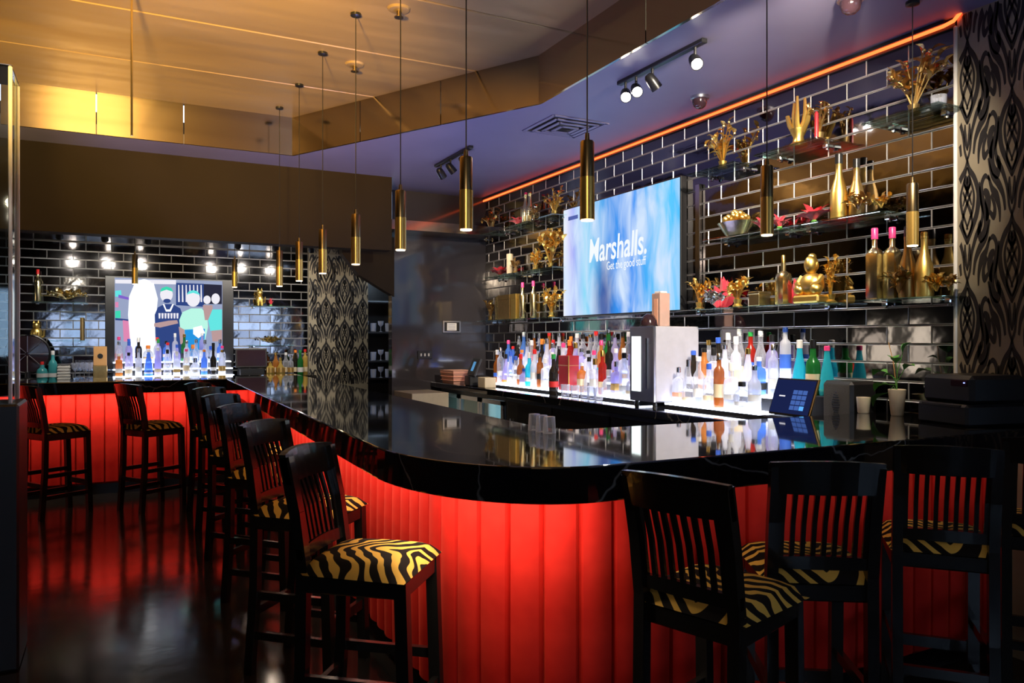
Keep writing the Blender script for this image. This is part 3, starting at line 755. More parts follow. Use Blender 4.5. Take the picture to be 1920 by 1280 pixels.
# air diffuser
t = thing('air_vent', 'square ceiling air diffuser with stepped louvres in the violet soffit', 'vent', (3.07, 5.06, ZC))
for i in range(4):
    a = .235-.055*i; m = MB(); z = -.004-.006*i
    for s_ in (-1, 1):
        m.beam((-a, s_*a, z), (a, s_*a, z), .030, .006); m.beam((s_*a, -a, z), (s_*a, a, z), .030, .006)
    m.build('louvre', 'paint_soffit', t)
MB().box((-.21, -.21, -.003), (.21, .21, -.001)).build('throat', 'black_plastic', t)
def dome(px, py, lb):
    Z = (ZC-.05-EYE)*FPX/(CY-py); a, b = ray(px)
    t = thing('dome_camera', lb, 'camera', (Z*a, Z*b, ZC))
    MB().lathe([(.062, 0), (.062, -.018), (.050, -.022)], 20).build('mount', 'steel', t, smooth=True)
    MB().lathe([(.050, -.02), (.049, -.04), (.040, -.065), (.022, -.080), (.0001, -.085)], 20).build('dome', 'dark_dome', t, smooth=True)
dome(1312, 195, 'small ceiling dome beside the red light strip'); dome(1595, 14, 'dark ceiling dome at the top edge above the bottle wall')
def sprinkler(px, py, lb):
    Z = (ZU-EYE)*FPX/(CY-py); a, b = ray(px)
    t = thing('ceiling_sprinkler', lb, 'sprinkler', (Z*a, Z*b, ZU))
    MB().lathe([(.07, 0), (.06, -.012), (.02, -.018)], 18).build('plate', 'gold_ceiling', t, smooth=True)
    MB().lathe([(.014, -.015), (.014, -.045), (.028, -.05), (.028, -.055)], 14).build('nozzle', 'brass_shaded', t, smooth=True)
sprinkler(665, 120, 'small sprinkler on the gold ceiling left of centre'); sprinkler(748, 16, 'small sprinkler on the gold ceiling at the top edge')
a, b = ray(247); Z = 4.2
tag(MB().tube([(0, 0, 0), (0, 0, -.85)], .006, 8).build('streak_rod', 'gold_pale', None, (Z*a, Z*b, ZU)), 'thin pale rod standing in for an upright bright streak on the left', 'rod')  # rod put in where only an upright bright streak shows

# ------------------------------------------------------------------ mirrored column at the left edge
mx, my = -.42, 4.16
t = thing('glass_case', 'tall clear glass case with bright edges on a dark plinth at the left edge', 'case', (mx-.2, my+.16, 0))
MB().bevbox((-.23, -.19, 0), (.23, .19, 1.21), .01).build('plinth', 'dark_body', t)
for a_, b_ in (((-.19, -.15), (.19, -.146)), ((-.19, .146), (.19, .15)), ((-.19, -.146), (-.186, .146)), ((.186, -.146), (.19, .146))):
    MB().box((*a_, 1.212), (*b_, 2.75)).build('glass_pane', 'pane_glass', t)
for sx in (-1, 1):
    for sy in (-1, 1):
        MB().bevbox((sx*.193-.008, sy*.153-.008, 1.212), (sx*.193+.008, sy*.153+.008, 2.75), .003).build('edge_strip', 'edge_shine', t)
MB().bevbox((-.20, -.16, 2.75), (.20, .16, 2.76), .003).build('cap', 'chrome', t)
MB().tube([(0, 0, 2.76), (0, 0, ZU)], .006, 8).build('post', 'chrome', t)

# ------------------------------------------------------------------ televisions
def text_mesh(txt, size, shear=0, bold=0, sx=1):
    c = bpy.data.curves.new('lettering', 'FONT'); c.body = txt; c.size = size; c.align_x = 'LEFT'; c.shear = shear; c.offset = bold; c.extrude = .0006
    o = bpy.data.objects.new('lettering', c); COL.objects.link(o); bpy.context.view_layer.update()
    me = bpy.data.meshes.new_from_object(o.evaluated_get(bpy.context.evaluated_depsgraph_get())); bpy.data.objects.remove(o); bpy.data.curves.remove(c)
    me.transform(Matrix.Diagonal((sx, 1, 1, 1))); return me
y0, y1, z0, z1 = TV1
cy, cz = (y0+y1)/2, (z0+z1)/2; hw, hh = (y1-y0)/2, (z1-z0)/2
t = thing('wall_television', 'large television on the tiled wall showing a blue picture with white lettering', 'television', (WX-.06, cy, cz))
MB().bevbox((0, -hw-.012, -hh-.016), (.058, hw+.012, hh+.012), .004).build('case', 'black_plastic', t)
MB().box((-.002, -hw, -hh), (-.0005, hw, hh)).build('screen', 'tv_picture', t)
emat('tv_white', (.92, .97, 1), 1.0); emat('tv_navy', (.10, .14, .45), .9)
def on_screen(me, mat, name, dy, dz):
    me.materials.clear(); me.materials.append(MATS[mat])
    o = obj(name, me, t, (-.004, dy, dz)); o.matrix_local = Matrix.Translation((-.004, dy, dz)) @ Matrix(((0,0,-1,0),(-1,0,0,0),(0,1,0,0),(0,0,0,1)))
    return o
def tvp(px, py): return on_x(px, WX-.06)-cy, z_x(px, py, WX-.06)-cz
a = tvp(1104, 492); b = tvp(1213, 470)
me = text_mesh('Marshalls.', .29, .12, .004); wdt = max(v.co.x for v in me.vertices); me.transform(Matrix.Diagonal(((a[0]-b[0])/wdt, 1, 1, 1)))
on_screen(me, 'tv_white', 'lettering', a[0], a[1]+.0)
a = tvp(1138, 506); b = tvp(1212, 500)
me = text_mesh('Get the good stuff', .10); wdt = max(v.co.x for v in me.vertices); me.transform(Matrix.Diagonal(((a[0]-b[0])/wdt, 1, 1, 1)))
on_screen(me, 'tv_white', 'lettering', a[0], a[1])
a = tvp(1066, 414); b = tvp(1084, 402)
MB().box((-.003, b[0], a[1]), (-.002, a[0], b[1])).build('caption_box', 'tv_navy', t)

x0, x1, z0, z1 = TV2
cx, cz = (x0+x1)/2, (z0+z1)/2; hw, hh = (x1-x0)/2, (z1-z0)/2
t = thing('far_television', 'television on the far tiled wall showing a group of people in bright shirts', 'television', (cx, YF-.05, cz))
MB().bevbox((-hw, 0, -hh), (hw, .048, hh), .004).build('case', 'black_plastic', t)
sx0, sx1 = on_y(215, YF-.05)-cx, on_y(417, YF-.05)-cx
MB().box((sx0, -.002, -hh+.02), (sx1, -.0005, hh-.02)).build('screen', emat('tv2_back', (.36, .42, .62), .9).name, t)
for nm, c, s_ in (('p_white', (.93, .96, 1), 1.15), ('p_navy', (.035, .07, .26), .9), ('p_teal', (.12, .72, .70), 1.1), ('p_blue', (.02, .30, .75), 1.0), ('p_skin', (.55, .36, .36), .9), ('p_dark', (.03, .03, .06), .8), ('p_pink', (.75, .25, .45), 1), ('p_green', (.05, .7, .45), 1), ('p_mint', (.45, .85, .72), 1.1), ('p_pale', (.80, .78, .85), 1.1), ('p_purple', (.22, .12, .6), 1)):
    emat(nm, c, s_)
PLY = [0.0]
def pic(mat, pts, name='picture_shape'):
    PLY[0] += .00035; e = -.0022-PLY[0]
    P = [(on_y(px, YF-.05)-cx, z_y(px, py, YF-.05)-cz) for px, py in pts]
    # keep the orientation facing the room
    m = MB(); n = len(P); m.add([(x, e, z) for x, z in P]+[(x, e+.0002, z) for x, z in P], [tuple(range(n)), tuple(reversed(range(n, 2*n)))]+[(i, i+n, (i+1)%n+n, (i+1)%n) for i in range(n)])
    m.build(name, mat, t)
def ell(cx_, cy_, rx, ry, n=16): return [(cx_+rx*math.cos(2*PI*k/n), cy_+ry*math.sin(2*PI*k/n)) for k in range(n)]
pic('p_dark', [(330, 530), (416, 534), (416, 570), (330, 570)])
pic('p_pale', [(216, 524), (330, 525), (330, 533), (216, 531)])
pic('p_navy', [(330, 530), (382, 532), (382, 575), (330, 572)])
for i in range(7): pic('p_pale', [(334+i*7, 534), (336+i*7, 534), (337+i*7, 566), (334+i*7, 566)])
pic('p_teal', [(216, 545), (227, 544), (228, 556), (216, 556)]); pic('p_purple', [(222, 552), (246, 559), (246, 563), (222, 558)])
pic('p_pink', [(216, 566), (222, 566), (222, 576), (216, 576)]); pic('p_green', [(216, 583), (226, 582), (226, 596), (216, 596)])
pic('p_navy', [(216, 596), (246, 599), (246, 602), (216, 600)]); pic('p_pink', [(230, 600), (243, 602), (250, 640), (232, 640)])
pic('p_white', [(252, 532), (288, 530), (296, 560), (292, 600), (300, 640), (296, 690), (246, 690), (244, 640), (240, 590), (242, 556)])
pic('p_white', ell(270, 540, 17, 17))
pic('p_navy', [(290, 590), (296, 576), (308, 570), (324, 570), (338, 578), (345, 600), (344, 640), (334, 700), (298, 700), (292, 650)])
pic('p_skin', [(289, 606), (316, 601), (332, 600), (334, 606), (300, 614), (289, 612)])
pic('p_pale', ell(312, 552, 12, 14)); pic('p_green', [(300, 547), (303, 540), (312, 537), (321, 540), (325, 547), (312, 543)])
pic('p_navy', ell(313, 564, 7, 4)); 
for i in range(7): pic('p_pale', [(297+i*5.6, 587), (301+i*5.6, 587), (300.4+i*5.6, 597), (297.6+i*5.6, 597)], 'shirt_lettering')
pic('p_white', [(305, 570), (308, 570), (312, 580), (318, 580), (323, 570), (326, 570), (320, 584), (311, 584)])
pic('p_mint', [(336, 600), (342, 585), (358, 578), (378, 578), (388, 590), (390, 612), (384, 640), (340, 640)])
pic('p_blue', [(346, 618), (384, 616), (382, 700), (350, 700)]); pic('p_white', [(362, 614), (378, 610), (384, 624), (372, 634), (362, 626)])
pic('p_skin', [(335, 612), (346, 618), (346, 645), (338, 645)])
pic('p_pale', ell(362, 560, 13, 15)); pic('p_teal', [(350, 552), (354, 546), (362, 544), (370, 546), (375, 553), (362, 549)])
pic('p_pale', ell(388, 562, 7, 8)); pic('p_skin', [(380, 572), (398, 572), (400, 600), (384, 600)])
pic('p_pale', ell(404, 560, 8, 10)); pic('p_teal', [(390, 600), (398, 580), (416, 580), (416, 618), (394, 620)]); pic('p_skin', [(396, 620), (416, 618), (416, 640), (398, 640)])

# ------------------------------------------------------------------ glass shelves on the right wall
ZS = {'low': 1.72, 'mid': 2.19, 'top': 2.675}
def glass_shelf(px0, px1, zk, label):
    ya, yb = on_x(px1, WX-.1), on_x(px0, WX-.1); z = ZS[zk]
    t = thing('glass_shelf', label, 'shelf', (WX-.105, (ya+yb)/2, z-.010), 0, 'glass shelves on the tiled wall'); h = (yb-ya)/2
    MB().bevbox((-.105, -h, 0), (.100, h, .010), .0015).build('glass_plate', 'shelf_glass', t)
    for s_ in (-1, 1):
        y = s_*(h-.07)
        MB().bevbox((.040, y-.018, -.022), (.102, y+.018, .0), .005).tube([(.065, y, -.022), (.065, y, -.034)], .012, 10).build('chrome_bracket', 'chrome', t)
SHELF = [(897, 946, 'top', 'high glass shelf at the far end of the tiled wall'), (957, 1006, 'top', 'high glass shelf second from the dark end wall'), (1016, 1057, 'top', 'high glass shelf next to the left of the blue television'),
         (922, 978, 'mid', 'middle glass shelf nearest the dark end wall'), (982, 1054, 'mid', 'middle glass shelf carrying the gold branch left of the television'), (911, 1052, 'low', 'low glass shelf left of the blue television'),
         (1310, 1398, 'top', 'high glass shelf just right of the blue television'), (1436, 1556, 'top', 'high glass shelf holding the gold crown'), (1640, 1786, 'top', 'high glass shelf next to the damask wall'),
         (1340, 1484, 'mid', 'middle glass shelf holding the gold beaded dish'), (1490, 1676, 'mid', 'middle glass shelf holding the gold champagne bottles'), (1290, 1560, 'low', 'low glass shelf holding the gold seated figure'), (1628, 1793, 'low', 'low glass shelf holding the pink-capped bottles')]
for s_ in SHELF: glass_shelf(*s_)

# ------------------------------------------------------------------ ornaments
def spot(px, zk, X=WX-.105): return (X, on_x(px, X), ZS[zk]+.0005 if isinstance(zk, str) else zk)
def branch(name, loc, label, mat, n, rx, ry, hz, leaf=.05, cat='ornament', petals=0, seed=1, berries=6, base=True):
    """a spray: stems rising from a base, each carrying small pointed leaves"""
    rnd = random.Random(seed); t = thing(name, label, cat, loc)
    if base: MB().lathe([(.030, 0), (.034, .008), (.022, .02), (.026, .035), (.030, .05), (.024, .052)], 12).build('base', mat, t, smooth=True)
    for i in range(n):
        a = 2*PI*i/n+rnd.uniform(-.3, .3); e = rnd.uniform(.35, 1)
        tip = Vector((math.cos(a)*rx*e, math.sin(a)*ry*e, hz*rnd.uniform(.55, 1))); b = Vector((0, 0, .03)); mid = (b+tip)/2+Vector((0, 0, hz*.15))
        m = MB(); m.tube([b, mid, tip], [.006, .004, .002], 5)
        for k in range(5):
            f = .3+.7*k/4; p = b.lerp(mid, f*2) if f < .5 else mid.lerp(tip, f*2-1)
            d = Vector((rnd.uniform(-1, 1), rnd.uniform(-1, 1), rnd.uniform(-.2, 1))).normalized()*leaf*rnd.uniform(.7, 1.2)
            q = p+d; q.x = max(-rx*1.05, min(rx*1.05, q.x)); q.z = max(.004, q.z); m.leaf(p, q, leaf*.55)
        m.ball(tip, leaf*.16, 7, 5)
        m.build('stem', mat, t, smooth=False)
    return t
def poinsettia(loc, r, label, tilt=0, seed=1):
    rnd = random.Random(seed); t = thing('red_poinsettia', label, 'flower', loc)
    for ring, (n, rr, zz) in enumerate(((7, r, .045), (5, r*.66, .085))):
        for i in range(n):
            a = 2*PI*(i+.5*ring)/n+rnd.uniform(-.15, .15); c, s_ = math.cos(a), math.sin(a)
            cx_ = min(.095/rr, 1)
            MB().leaf((c*.008, s_*.008, .018+.01*ring), (c*rr*cx_, s_*rr, zz+rnd.uniform(.0, .03)), rr*.55, curl=.12).build('petal', 'petal_red', t)
    m = MB()
    for i in range(6): m.ball((math.cos(i)*.010, math.sin(i)*.010, .038), .006, 6, 4)
    m.build('flower_heart', 'gold', t)
    MB().lathe([(.02, 0), (.016, .02), (.004, .03)], 8).build('calyx', 'leaf_green', t)
    return t
def ribbon_red(loc, label, ry, hz, seed=1):
    """an upright spray of broad red silk leaves"""
    rnd = random.Random(seed); t = thing('red_silk_spray', label, 'flower', loc)
    for i in range(9):
        f = -1+2*i/8
        MB().leaf((0, f*ry*.3, .004), (rnd.uniform(-.03, .03), f*ry, hz*(1-.35*abs(f))*rnd.uniform(.8, 1)), .085, up=(1, 0, 0), curl=.08).build('petal', 'petal_red', t)
    return t
GLB = {}
def lathe_bottle(name, loc, label, prof, mats, label_band=None, cap=None, cat='bottle', group=None, sq=False, n=14, scale=1.0):
    key = (name, tuple(prof), mats, label_band, cap, sq, n)
    if key not in GLB:
        nn = 4 if sq else n
        if sq:
            b = MB(); vs = []; 
            body = []
            for r, z in prof:
                k = 1.0 if r > .018 else .82
                for i in range(12):
                    a = 2*PI*i/12+PI/12; c, s_ = math.cos(a), math.sin(a); p = 5 if r > .02 else 2
                    q = (abs(c)**p+abs(s_)**p)**(-1/p); vs.append((r*q*c, r*q*s_, z))
            fs = [(i*12+k, i*12+(k+1) % 12, (i+1)*12+(k+1) % 12, (i+1)*12+k) for i in range(len(prof)-1) for k in range(12)]
            fs += [tuple(reversed(range(12))), tuple(range((len(prof)-1)*12, len(prof)*12))]
            bm = b.add(vs, fs).mesh('glass_body', mats, True)
        else: bm = MB().lathe(prof, n).mesh('glass_body', mats, True)
        lm = cm = None
        if label_band:
            za, zb, lmat = label_band; rr = max(r for r, z in prof)+.0012
            if sq:
                rr += .0; m = MB(); vs = []
                for z in (za, zb):
                    for i in range(12):
                        a = 2*PI*i/12+PI/12; c, s_ = math.cos(a), math.sin(a); q = (abs(c)**5+abs(s_)**5)**(-.2); vs.append((rr*q*c, rr*q*s_, z))
                lm = m.add(vs, [(k, (k+1) % 12, 12+(k+1) % 12, 12+k) for k in range(12)]).mesh('label', lmat, True)
            else: lm = MB().lathe([(rr, za), (rr, zb)], n).mesh('label', lmat, True); 
        if cap:
            r, h, cmat = cap; z = prof[-1][1]-.012
            cm = MB().lathe([(r, z), (r, z+h), (r*.8, z+h+.004)], 12).mesh('cap', cmat, True)
        GLB[key] = (bm, lm, cm)
    bm, lm, cm = GLB[key]
    t = thing(name, label, cat, loc, random.uniform(-.4, .4) if not sq else random.uniform(-.15, .15), group)
    if scale != 1: t.scale = (scale,)*3
    obj('glass_body', bm, t)
    if lm: obj('label', lm, t)
    if cm: obj('cap', cm, t)
    return t
P_CHAMP = ((.040, 0), (.043, .012), (.043, .135), (.036, .17), (.022, .215), (.0165, .25), (.0165, .285), (.018, .29), (.018, .30), (.015, .30))
P_WINE = ((.034, 0), (.037, .01), (.037, .17), (.033, .195), (.016, .225), (.0145, .285), (.0145, .295))
P_LIQ = ((.036, 0), (.040, .008), (.040, .155), (.035, .18), (.018, .205), (.015, .255), (.015, .265))
P_TALL = ((.030, 0), (.033, .008), (.033, .215), (.028, .235), (.014, .252), (.013, .295), (.013, .305))
P_SQ = ((.033, 0), (.036, .006), (.036, .15), (.031, .172), (.015, .188), (.0145, .225), (.0145, .235))
P_DECANT = ((.045, 0), (.055, .012), (.056, .06), (.046, .10), (.022, .135), (.016, .16), (.016, .20), (.018, .205))
P_CONE = ((.042, 0), (.045, .01), (.043, .07), (.032, .15), (.018, .22), (.0145, .26), (.0145, .275))
P_SQUAT = ((.044, 0), (.050, .01), (.050, .085), (.042, .11), (.022, .125), (.020, .15), (.020, .155))

# -- high shelves
branch('gold_leaf_spray', spot(921, 'top'), 'dark gold leafy spray high at the far end of the tiled wall', 'gold_dark', 9, .08, .20, .26, .06, seed=3)
poinsettia(spot(972, 'top'), .13, 'red poinsettia on the high shelf left of the twin gold vases', seed=2)
lathe_bottle('gold_vase', spot(986, 'top'), 'slender gold vase with pink top on the high shelf', P_CHAMP, 'gold_pale', None, (.016, .03, 'cap_pink'))
lathe_bottle('gold_vase', spot(994, 'top'), 'plain slender gold vase on the high shelf beside the pink-topped one', P_CHAMP, 'gold_pale', None, (.016, .02, 'cap_gold'))
branch('gold_leaf_spray', spot(1000, 'top', WX-.16), 'gold leafy spray at the foot of the twin gold vases', 'gold_pale', 7, .05, .10, .13, .05, seed=5)
branch('gold_leaf_spray', spot(1040, 'top'), 'gold twig spray with red berries high beside the blue television', 'gold', 9, .08, .16, .24, .05, seed=8)
branch('gold_leaf_spray', spot(1355, 'top'), 'tall gold spray on the high shelf right of the television', 'gold', 10, .08, .15, .30, .06, seed=9)
def gold_crown(loc, label):
    t = thing('gold_hand_sculpture', label, 'sculpture', loc)
    MB().lathe([(.05, 0), (.055, .015), (.035, .03), (.030, .06), (.045, .09), (.05, .11)], 14).build('base', 'gold', t, smooth=True)
    for i, (dy, hz, dx) in enumerate(((-.09, .23, .0), (-.045, .29, .01), (0, .31, -.01), (.045, .28, .01), (.085, .20, 0))):
        MB().tube([(0, dy*.35, .09), (dx, dy*.8, .15), (dx, dy, .21), (dx, dy*.9, hz)], [.018, .016, .013, .008], 8).build('finger', 'gold', t, smooth=True)
    return t
gold_crown(spot(1497, 'top'), 'gold open-hand sculpture on the high shelf, warm light on it')
branch('gold_leaf_spray', spot(1536, 'top'), 'gold twig spray with red tip right of the gold open hand', 'gold_dark', 8, .08, .07, .22, .04, seed=12)
lathe_bottle('red_candle', spot(1531, 'top', WX-.15), 'small red candle among the gold twigs', ((.012, 0), (.012, .15), (.006, .165)), 'red_box', cat='candle', n=10)
branch('gold_leaf_spray', spot(1713, 'top'), 'large dark bronze leaf spray high beside the damask wall', 'gold_dark', 12, .09, .20, .30, .075, seed=14)
lathe_bottle('glass_votive', spot(1760, 'top'), 'small clear glass votive high beside the damask wall', ((.03, 0), (.036, .01), (.038, .06), (.036, .06), (.033, .012), (.001, .012)), 'g_clear', cat='candle holder')
# -- middle shelves
poinsettia(spot(937, 'mid'), .17, 'red poinsettia on the middle shelf near the end wall', seed=4)
lathe_bottle('cream_candle', spot(956, 'mid'), 'pale pillar candle beside the red poinsettia near the end wall', ((.035, 0), (.035, .22), (.01, .225)), 'lab_cream', cat='candle', n=12)
branch('gold_leaf_spray', spot(966, 'mid', WX-.15), 'low bronze spray beside the pale pillar candle', 'gold_dark', 7, .05, .10, .12, .05, seed=17)
branch('gold_leaf_spray', spot(1004, 'mid', WX-.14), 'small orange-gold spray left of the big gold branch', 'gold', 9, .06, .16, .17, .06, seed=18)
branch('gold_leaf_spray', spot(1032, 'mid'), 'big orange-gold branch arrangement beside the television', 'gold', 16, .09, .30, .36, .085, seed=19)
def gold_dish(loc, label):
    rnd = random.Random(4); t = thing('gold_dish', label, 'dish', loc)
    m = MB(); vs = []; n = 18
    for r, z in ((.10, 0), (.16, .05), (.22, .10), (.205, .10), (.15, .055), (.09, .02)):
        for k in range(n): vs.append((.095*r/.22*math.cos(2*PI*k/n), .68*r*math.sin(2*PI*k/n), z))
    m.add(vs, [(i*n+k, i*n+(k+1) % n, (i+1)*n+(k+1) % n, (i+1)*n+k) for i in range(5) for k in range(n)]+[tuple(reversed(range(n)))]).build('dish', 'gold_pale', t, smooth=True)
    for k in range(34):
        a = rnd.uniform(0, 2*PI); r = rnd.uniform(0, .85)
        MB().ball((  .07*r*math.cos(a), .11*r*math.sin(a), .105+.05*(1-r)+rnd.uniform(-.01, .02)), rnd.uniform(.016, .024), 8, 5).build('gold_bead', 'gold', t, smooth=True)
gold_dish(spot(1380, 'mid'), 'gold boat-shaped dish heaped with gold beads on the middle shelf')
poinsettia(spot(1430, 'mid', WX-.13), .075, 'red poinsettia right of the heaped gold dish', seed=6)
poinsettia(spot(1462, 'mid', WX-.11), .075, 'red poinsettia at the right end of the gold dish shelf', seed=7)
poinsettia(spot(1526, 'mid', WX-.13), .13, 'wide red poinsettia left of the gold champagne bottles', seed=8)
lathe_bottle('gold_champagne_bottle', spot(1573, 'mid'), 'gold champagne bottle with dark neck on the middle shelf', P_CHAMP, 'gold', None, (.019, .05, 'cap_black'), scale=1.12)
lathe_bottle('gold_champagne_bottle', spot(1606, 'mid', WX-.06), 'dimmer gold champagne bottle behind the bronze garland', P_CHAMP, 'gold_dark', None, (.019, .05, 'cap_black'))
branch('bronze_garland', spot(1610, 'mid', WX-.15), 'low bronze bead garland in front of the dimmer gold bottle', 'gold_dark', 14, .05, .08, .11, .045, seed=23, base=False)
branch('bronze_garland', spot(1652, 'mid', WX-.12), 'small amber and bronze spray at the right end of the bottle shelf', 'gold', 7, .05, .05, .09, .04, seed=24, base=False)
# -- low shelves
branch('gold_leaf_spray', spot(920, 'low'), 'speckled bronze spray on the low shelf by the end wall', 'gold_dark', 9, .07, .11, .24, .05, seed=26)
lathe_bottle('gold_candle', spot(934, 'low'), 'pale gold pillar on the low shelf by the end wall', ((.035, 0), (.035, .25), (.02, .255)), 'gold_pale', cat='candle', n=12)
def gold_box(loc, label, hy, hz, mat):
    t = thing('gift_box', label, 'box', loc)
    MB().bevbox((-.05, -hy, 0), (.05, hy, hz*.8), .003).build('box_body', mat, t); MB().bevbox((-.053, -hy-.003, hz*.8), (.053, hy+.003, hz), .003).build('lid', mat, t)
gold_box(spot(952, 'low'), 'dull gold box on the low shelf left of the television', .14, .26, 'gold_dark'); gold_box(spot(970, 'low'), 'bright gold box on the low shelf left of the television', .06, .26, 'gold')
lathe_bottle('gold_bottle', spot(980, 'low', WX-.12), 'pale gold bottle with pink cap, left of the pair by the gold boxes', P_TALL, 'gold_pale', None, (.015, .045, 'cap_pink'), scale=1.08)
lathe_bottle('gold_bottle', spot(1000, 'low', WX-.12), 'pale gold bottle with pink cap, right of the pair by the gold boxes', P_TALL, 'gold_pale', None, (.015, .045, 'cap_pink'), scale=1.08)
branch('gold_leaf_spray', spot(1034, 'low'), 'gold spray with tall tip on the low shelf touching the television', 'gold', 13, .08, .22, .26, .07, seed=29)
branch('gold_leaf_spray', spot(1312, 'low'), 'bright gold ball spray at the left end of the low shelf', 'gold', 11, .08, .09, .22, .05, seed=31)
ribbon_red(spot(1352, 'low', WX-.06), 'broad red silk spray on the low shelf behind gold flowers', .12, .25, seed=32)
branch('gold_flower_spray', spot(1383, 'low', WX-.15), 'gold flower spray in front of the red silk spray', 'gold', 12, .05, .15, .17, .06, seed=33)
branch('silver_garland', spot(1335, 'low', WX-.17), 'silver and bronze leaf garland along the front of the low shelf', 'silver_orn', 9, .035, .16, .08, .06, seed=34, base=False)
gold_box(spot(1424, 'low', WX-.15), 'small pale gold gift box right of the gold flowers', .045, .09, 'gold_pale')
lathe_bottle('gold_bottle', spot(1469, 'low'), 'square gold bottle with loop top beside the gold figure', P_SQ, 'gold_pale', None, (.012, .05, 'cap_gold'), sq=True, scale=1.12)
ribbon_red(spot(1492, 'low', WX-.07), 'red silk spray between the square gold bottle and gold figure', .05, .17, seed=36)
def gold_figure(loc, label):
    t = thing('gold_seated_figure', label, 'sculpture', loc, PI)
    MB().bevbox((-.07, -.12, 0), (.07, .12, .05), .012).build('base', 'gold', t)
    m = MB(); m.ball((0, 0, .115), (.07, .10, .075), 14, 9); m.build('body', 'gold', t, smooth=True)
    for s_ in (-1, 1):
        MB().ball((.035, s_*.075, .085), (.045, .045, .035), 12, 7).build('knee', 'gold', t, smooth=True)
        MB().tube([(0, s_*.085, .16), (.035, s_*.10, .12), (.055, s_*.05, .10)], [.024, .022, .018], 8).build('arm', 'gold', t, smooth=True)
    MB().ball((.005, 0, .235), (.052, .050, .058), 14, 9).build('head', 'gold', t, smooth=True)
    MB().ball((-.005, 0, .285), (.030, .030, .022), 10, 6).build('topknot', 'gold', t, smooth=True)
    for s_ in (-1, 1): MB().ball((0, s_*.052, .228), (.012, .010, .024), 8, 6).build('ear', 'gold', t, smooth=True)
gold_figure(spot(1522, 'low'), 'gold seated figure sculpture on the low glass shelf')
bpy.data.objects['gold_seated_figure'].scale = (.86, .80, .98)
branch('gold_leaf_spray', spot(1557, 'low', WX-.055), 'copper gold ruffled spray right of the seated figure', 'gold', 11, .035, .045, .27, .04, seed=38)
for px, X, g_, lb in ((1640, WX-.14, 'gold_pale', 'tall square gold bottle with pink cap, first on the right low shelf'), (1673, WX-.09, 'gold_pale', 'tall pale gold bottle with pink cap, second on the right low shelf')):
    lathe_bottle('pink_cap_bottle', spot(px, 'low', X), lb, P_TALL, g_, None, (.016, .05, 'cap_pink'), sq=True, scale=1.12)
lathe_bottle('gold_bottle', spot(1702, 'low', WX-.10), 'gold champagne bottle with dark loop top on the right low shelf', P_CHAMP, 'gold_dark', None, (.017, .06, 'cap_black'), scale=1.08)
lathe_bottle('gold_bottle', spot(1733, 'low', WX-.10), 'plain gold champagne bottle below the right pendant', P_CHAMP, 'gold', None, (.018, .03, 'cap_gold'), scale=1.05)
branch('bronze_garland', spot(1685, 'low', WX-.16), 'dark bronze flower spray in front of the right shelf bottles', 'gold_dark', 12, .030, .07, .15, .05, seed=41, base=False)
branch('bronze_garland', spot(1756, 'low', WX-.11), 'bronze and gold garland at the right end of the low shelf', 'gold', 10, .06, .04, .11, .04, seed=43, base=False)
branch('bronze_garland', spot(1781, 'low', WX-.12), 'dark bronze ball cluster touching the chrome strip', 'gold_dark', 8, .05, .035, .10, .03, seed=44, base=False)

# ------------------------------------------------------------------ back bar: worktop, coolers, lit bottle racks
XB = 3.12
t = thing('back_counter', 'black worktop running below the lit bottles', 'counter', (3.45, 5.4, 0))
MB().bevbox((XB-3.45, 2.89-5.4, .985), (WX-3.455, YE-.01-5.4, 1.04), .005).build('worktop', 'black_stone', t)
MB().box((XB+.05-3.45, 2.93-5.4, .0), (WX-3.455, 6.25-5.4, .985)).build('cabinet_body', 'dark_body', t)
for i in range(4):
    y0 = 2.95+i*.82-5.4
    d = MB().bevbox((XB+.03-3.45, y0, .10), (XB+.05-3.45, y0+.79, .95), .004).build('cabinet_door', 'black_wood', t)
    MB().tube([(XB+.015-3.45, y0+.70, .60), (XB+.015-3.45, y0+.70, .80)], .006, 8).build('handle', 'steel', d)
t = thing('bottle_cooler', 'low cooler with three lit glass doors under the back counter', 'cooler', (3.45, 7.0, 0))
m = MB(); xa, xb = XB+.06-3.45, WX-.02-3.45
m.box((xb-.04, -.72, .05), (xb, .85, .98)); m.box((xa, -.72, .02), (xb-.04, .85, .08)); m.box((xa, -.72, .94), (xb-.04, .85, .98)); m.box((xa, -.72, .08), (xb-.04, -.69, .94)); m.box((xa, .82, .08), (xb-.04, .85, .94))
m.build('cooler_body', 'black_plastic', t)
MB().box((xb-.05, -.68, .10), (xb-.042, .81, .93)).build('glowing_liner', 'cooler_glow', t)
for i in range(3):
    y0 = -.70+i*.515
    f = MB(); 
    for a, b in (((y0, .08), (y0+.05, .94)), ((y0+.455, .08), (y0+.505, .94)), ((y0, .08), (y0+.505, .13)), ((y0, .90), (y0+.505, .94))): f.box((xa-.02, a[0], a[1]), (xa-.002, b[0], b[1]))
    d = f.build('cooler_door', 'steel', t)
    MB().box((xa-.013, y0+.05, .13), (xa-.008, y0+.455, .90)).build('door_pane', 'pane_glass', d)
tag(MB().bevbox((XE+.02, 7.45, 0), (3.10, YE-.01, z_y(780, 737, 7.5)), .004).build('cream_cabinet', 'paint_cream'), 'low cream cabinet against the dark end wall', 'cabinet')

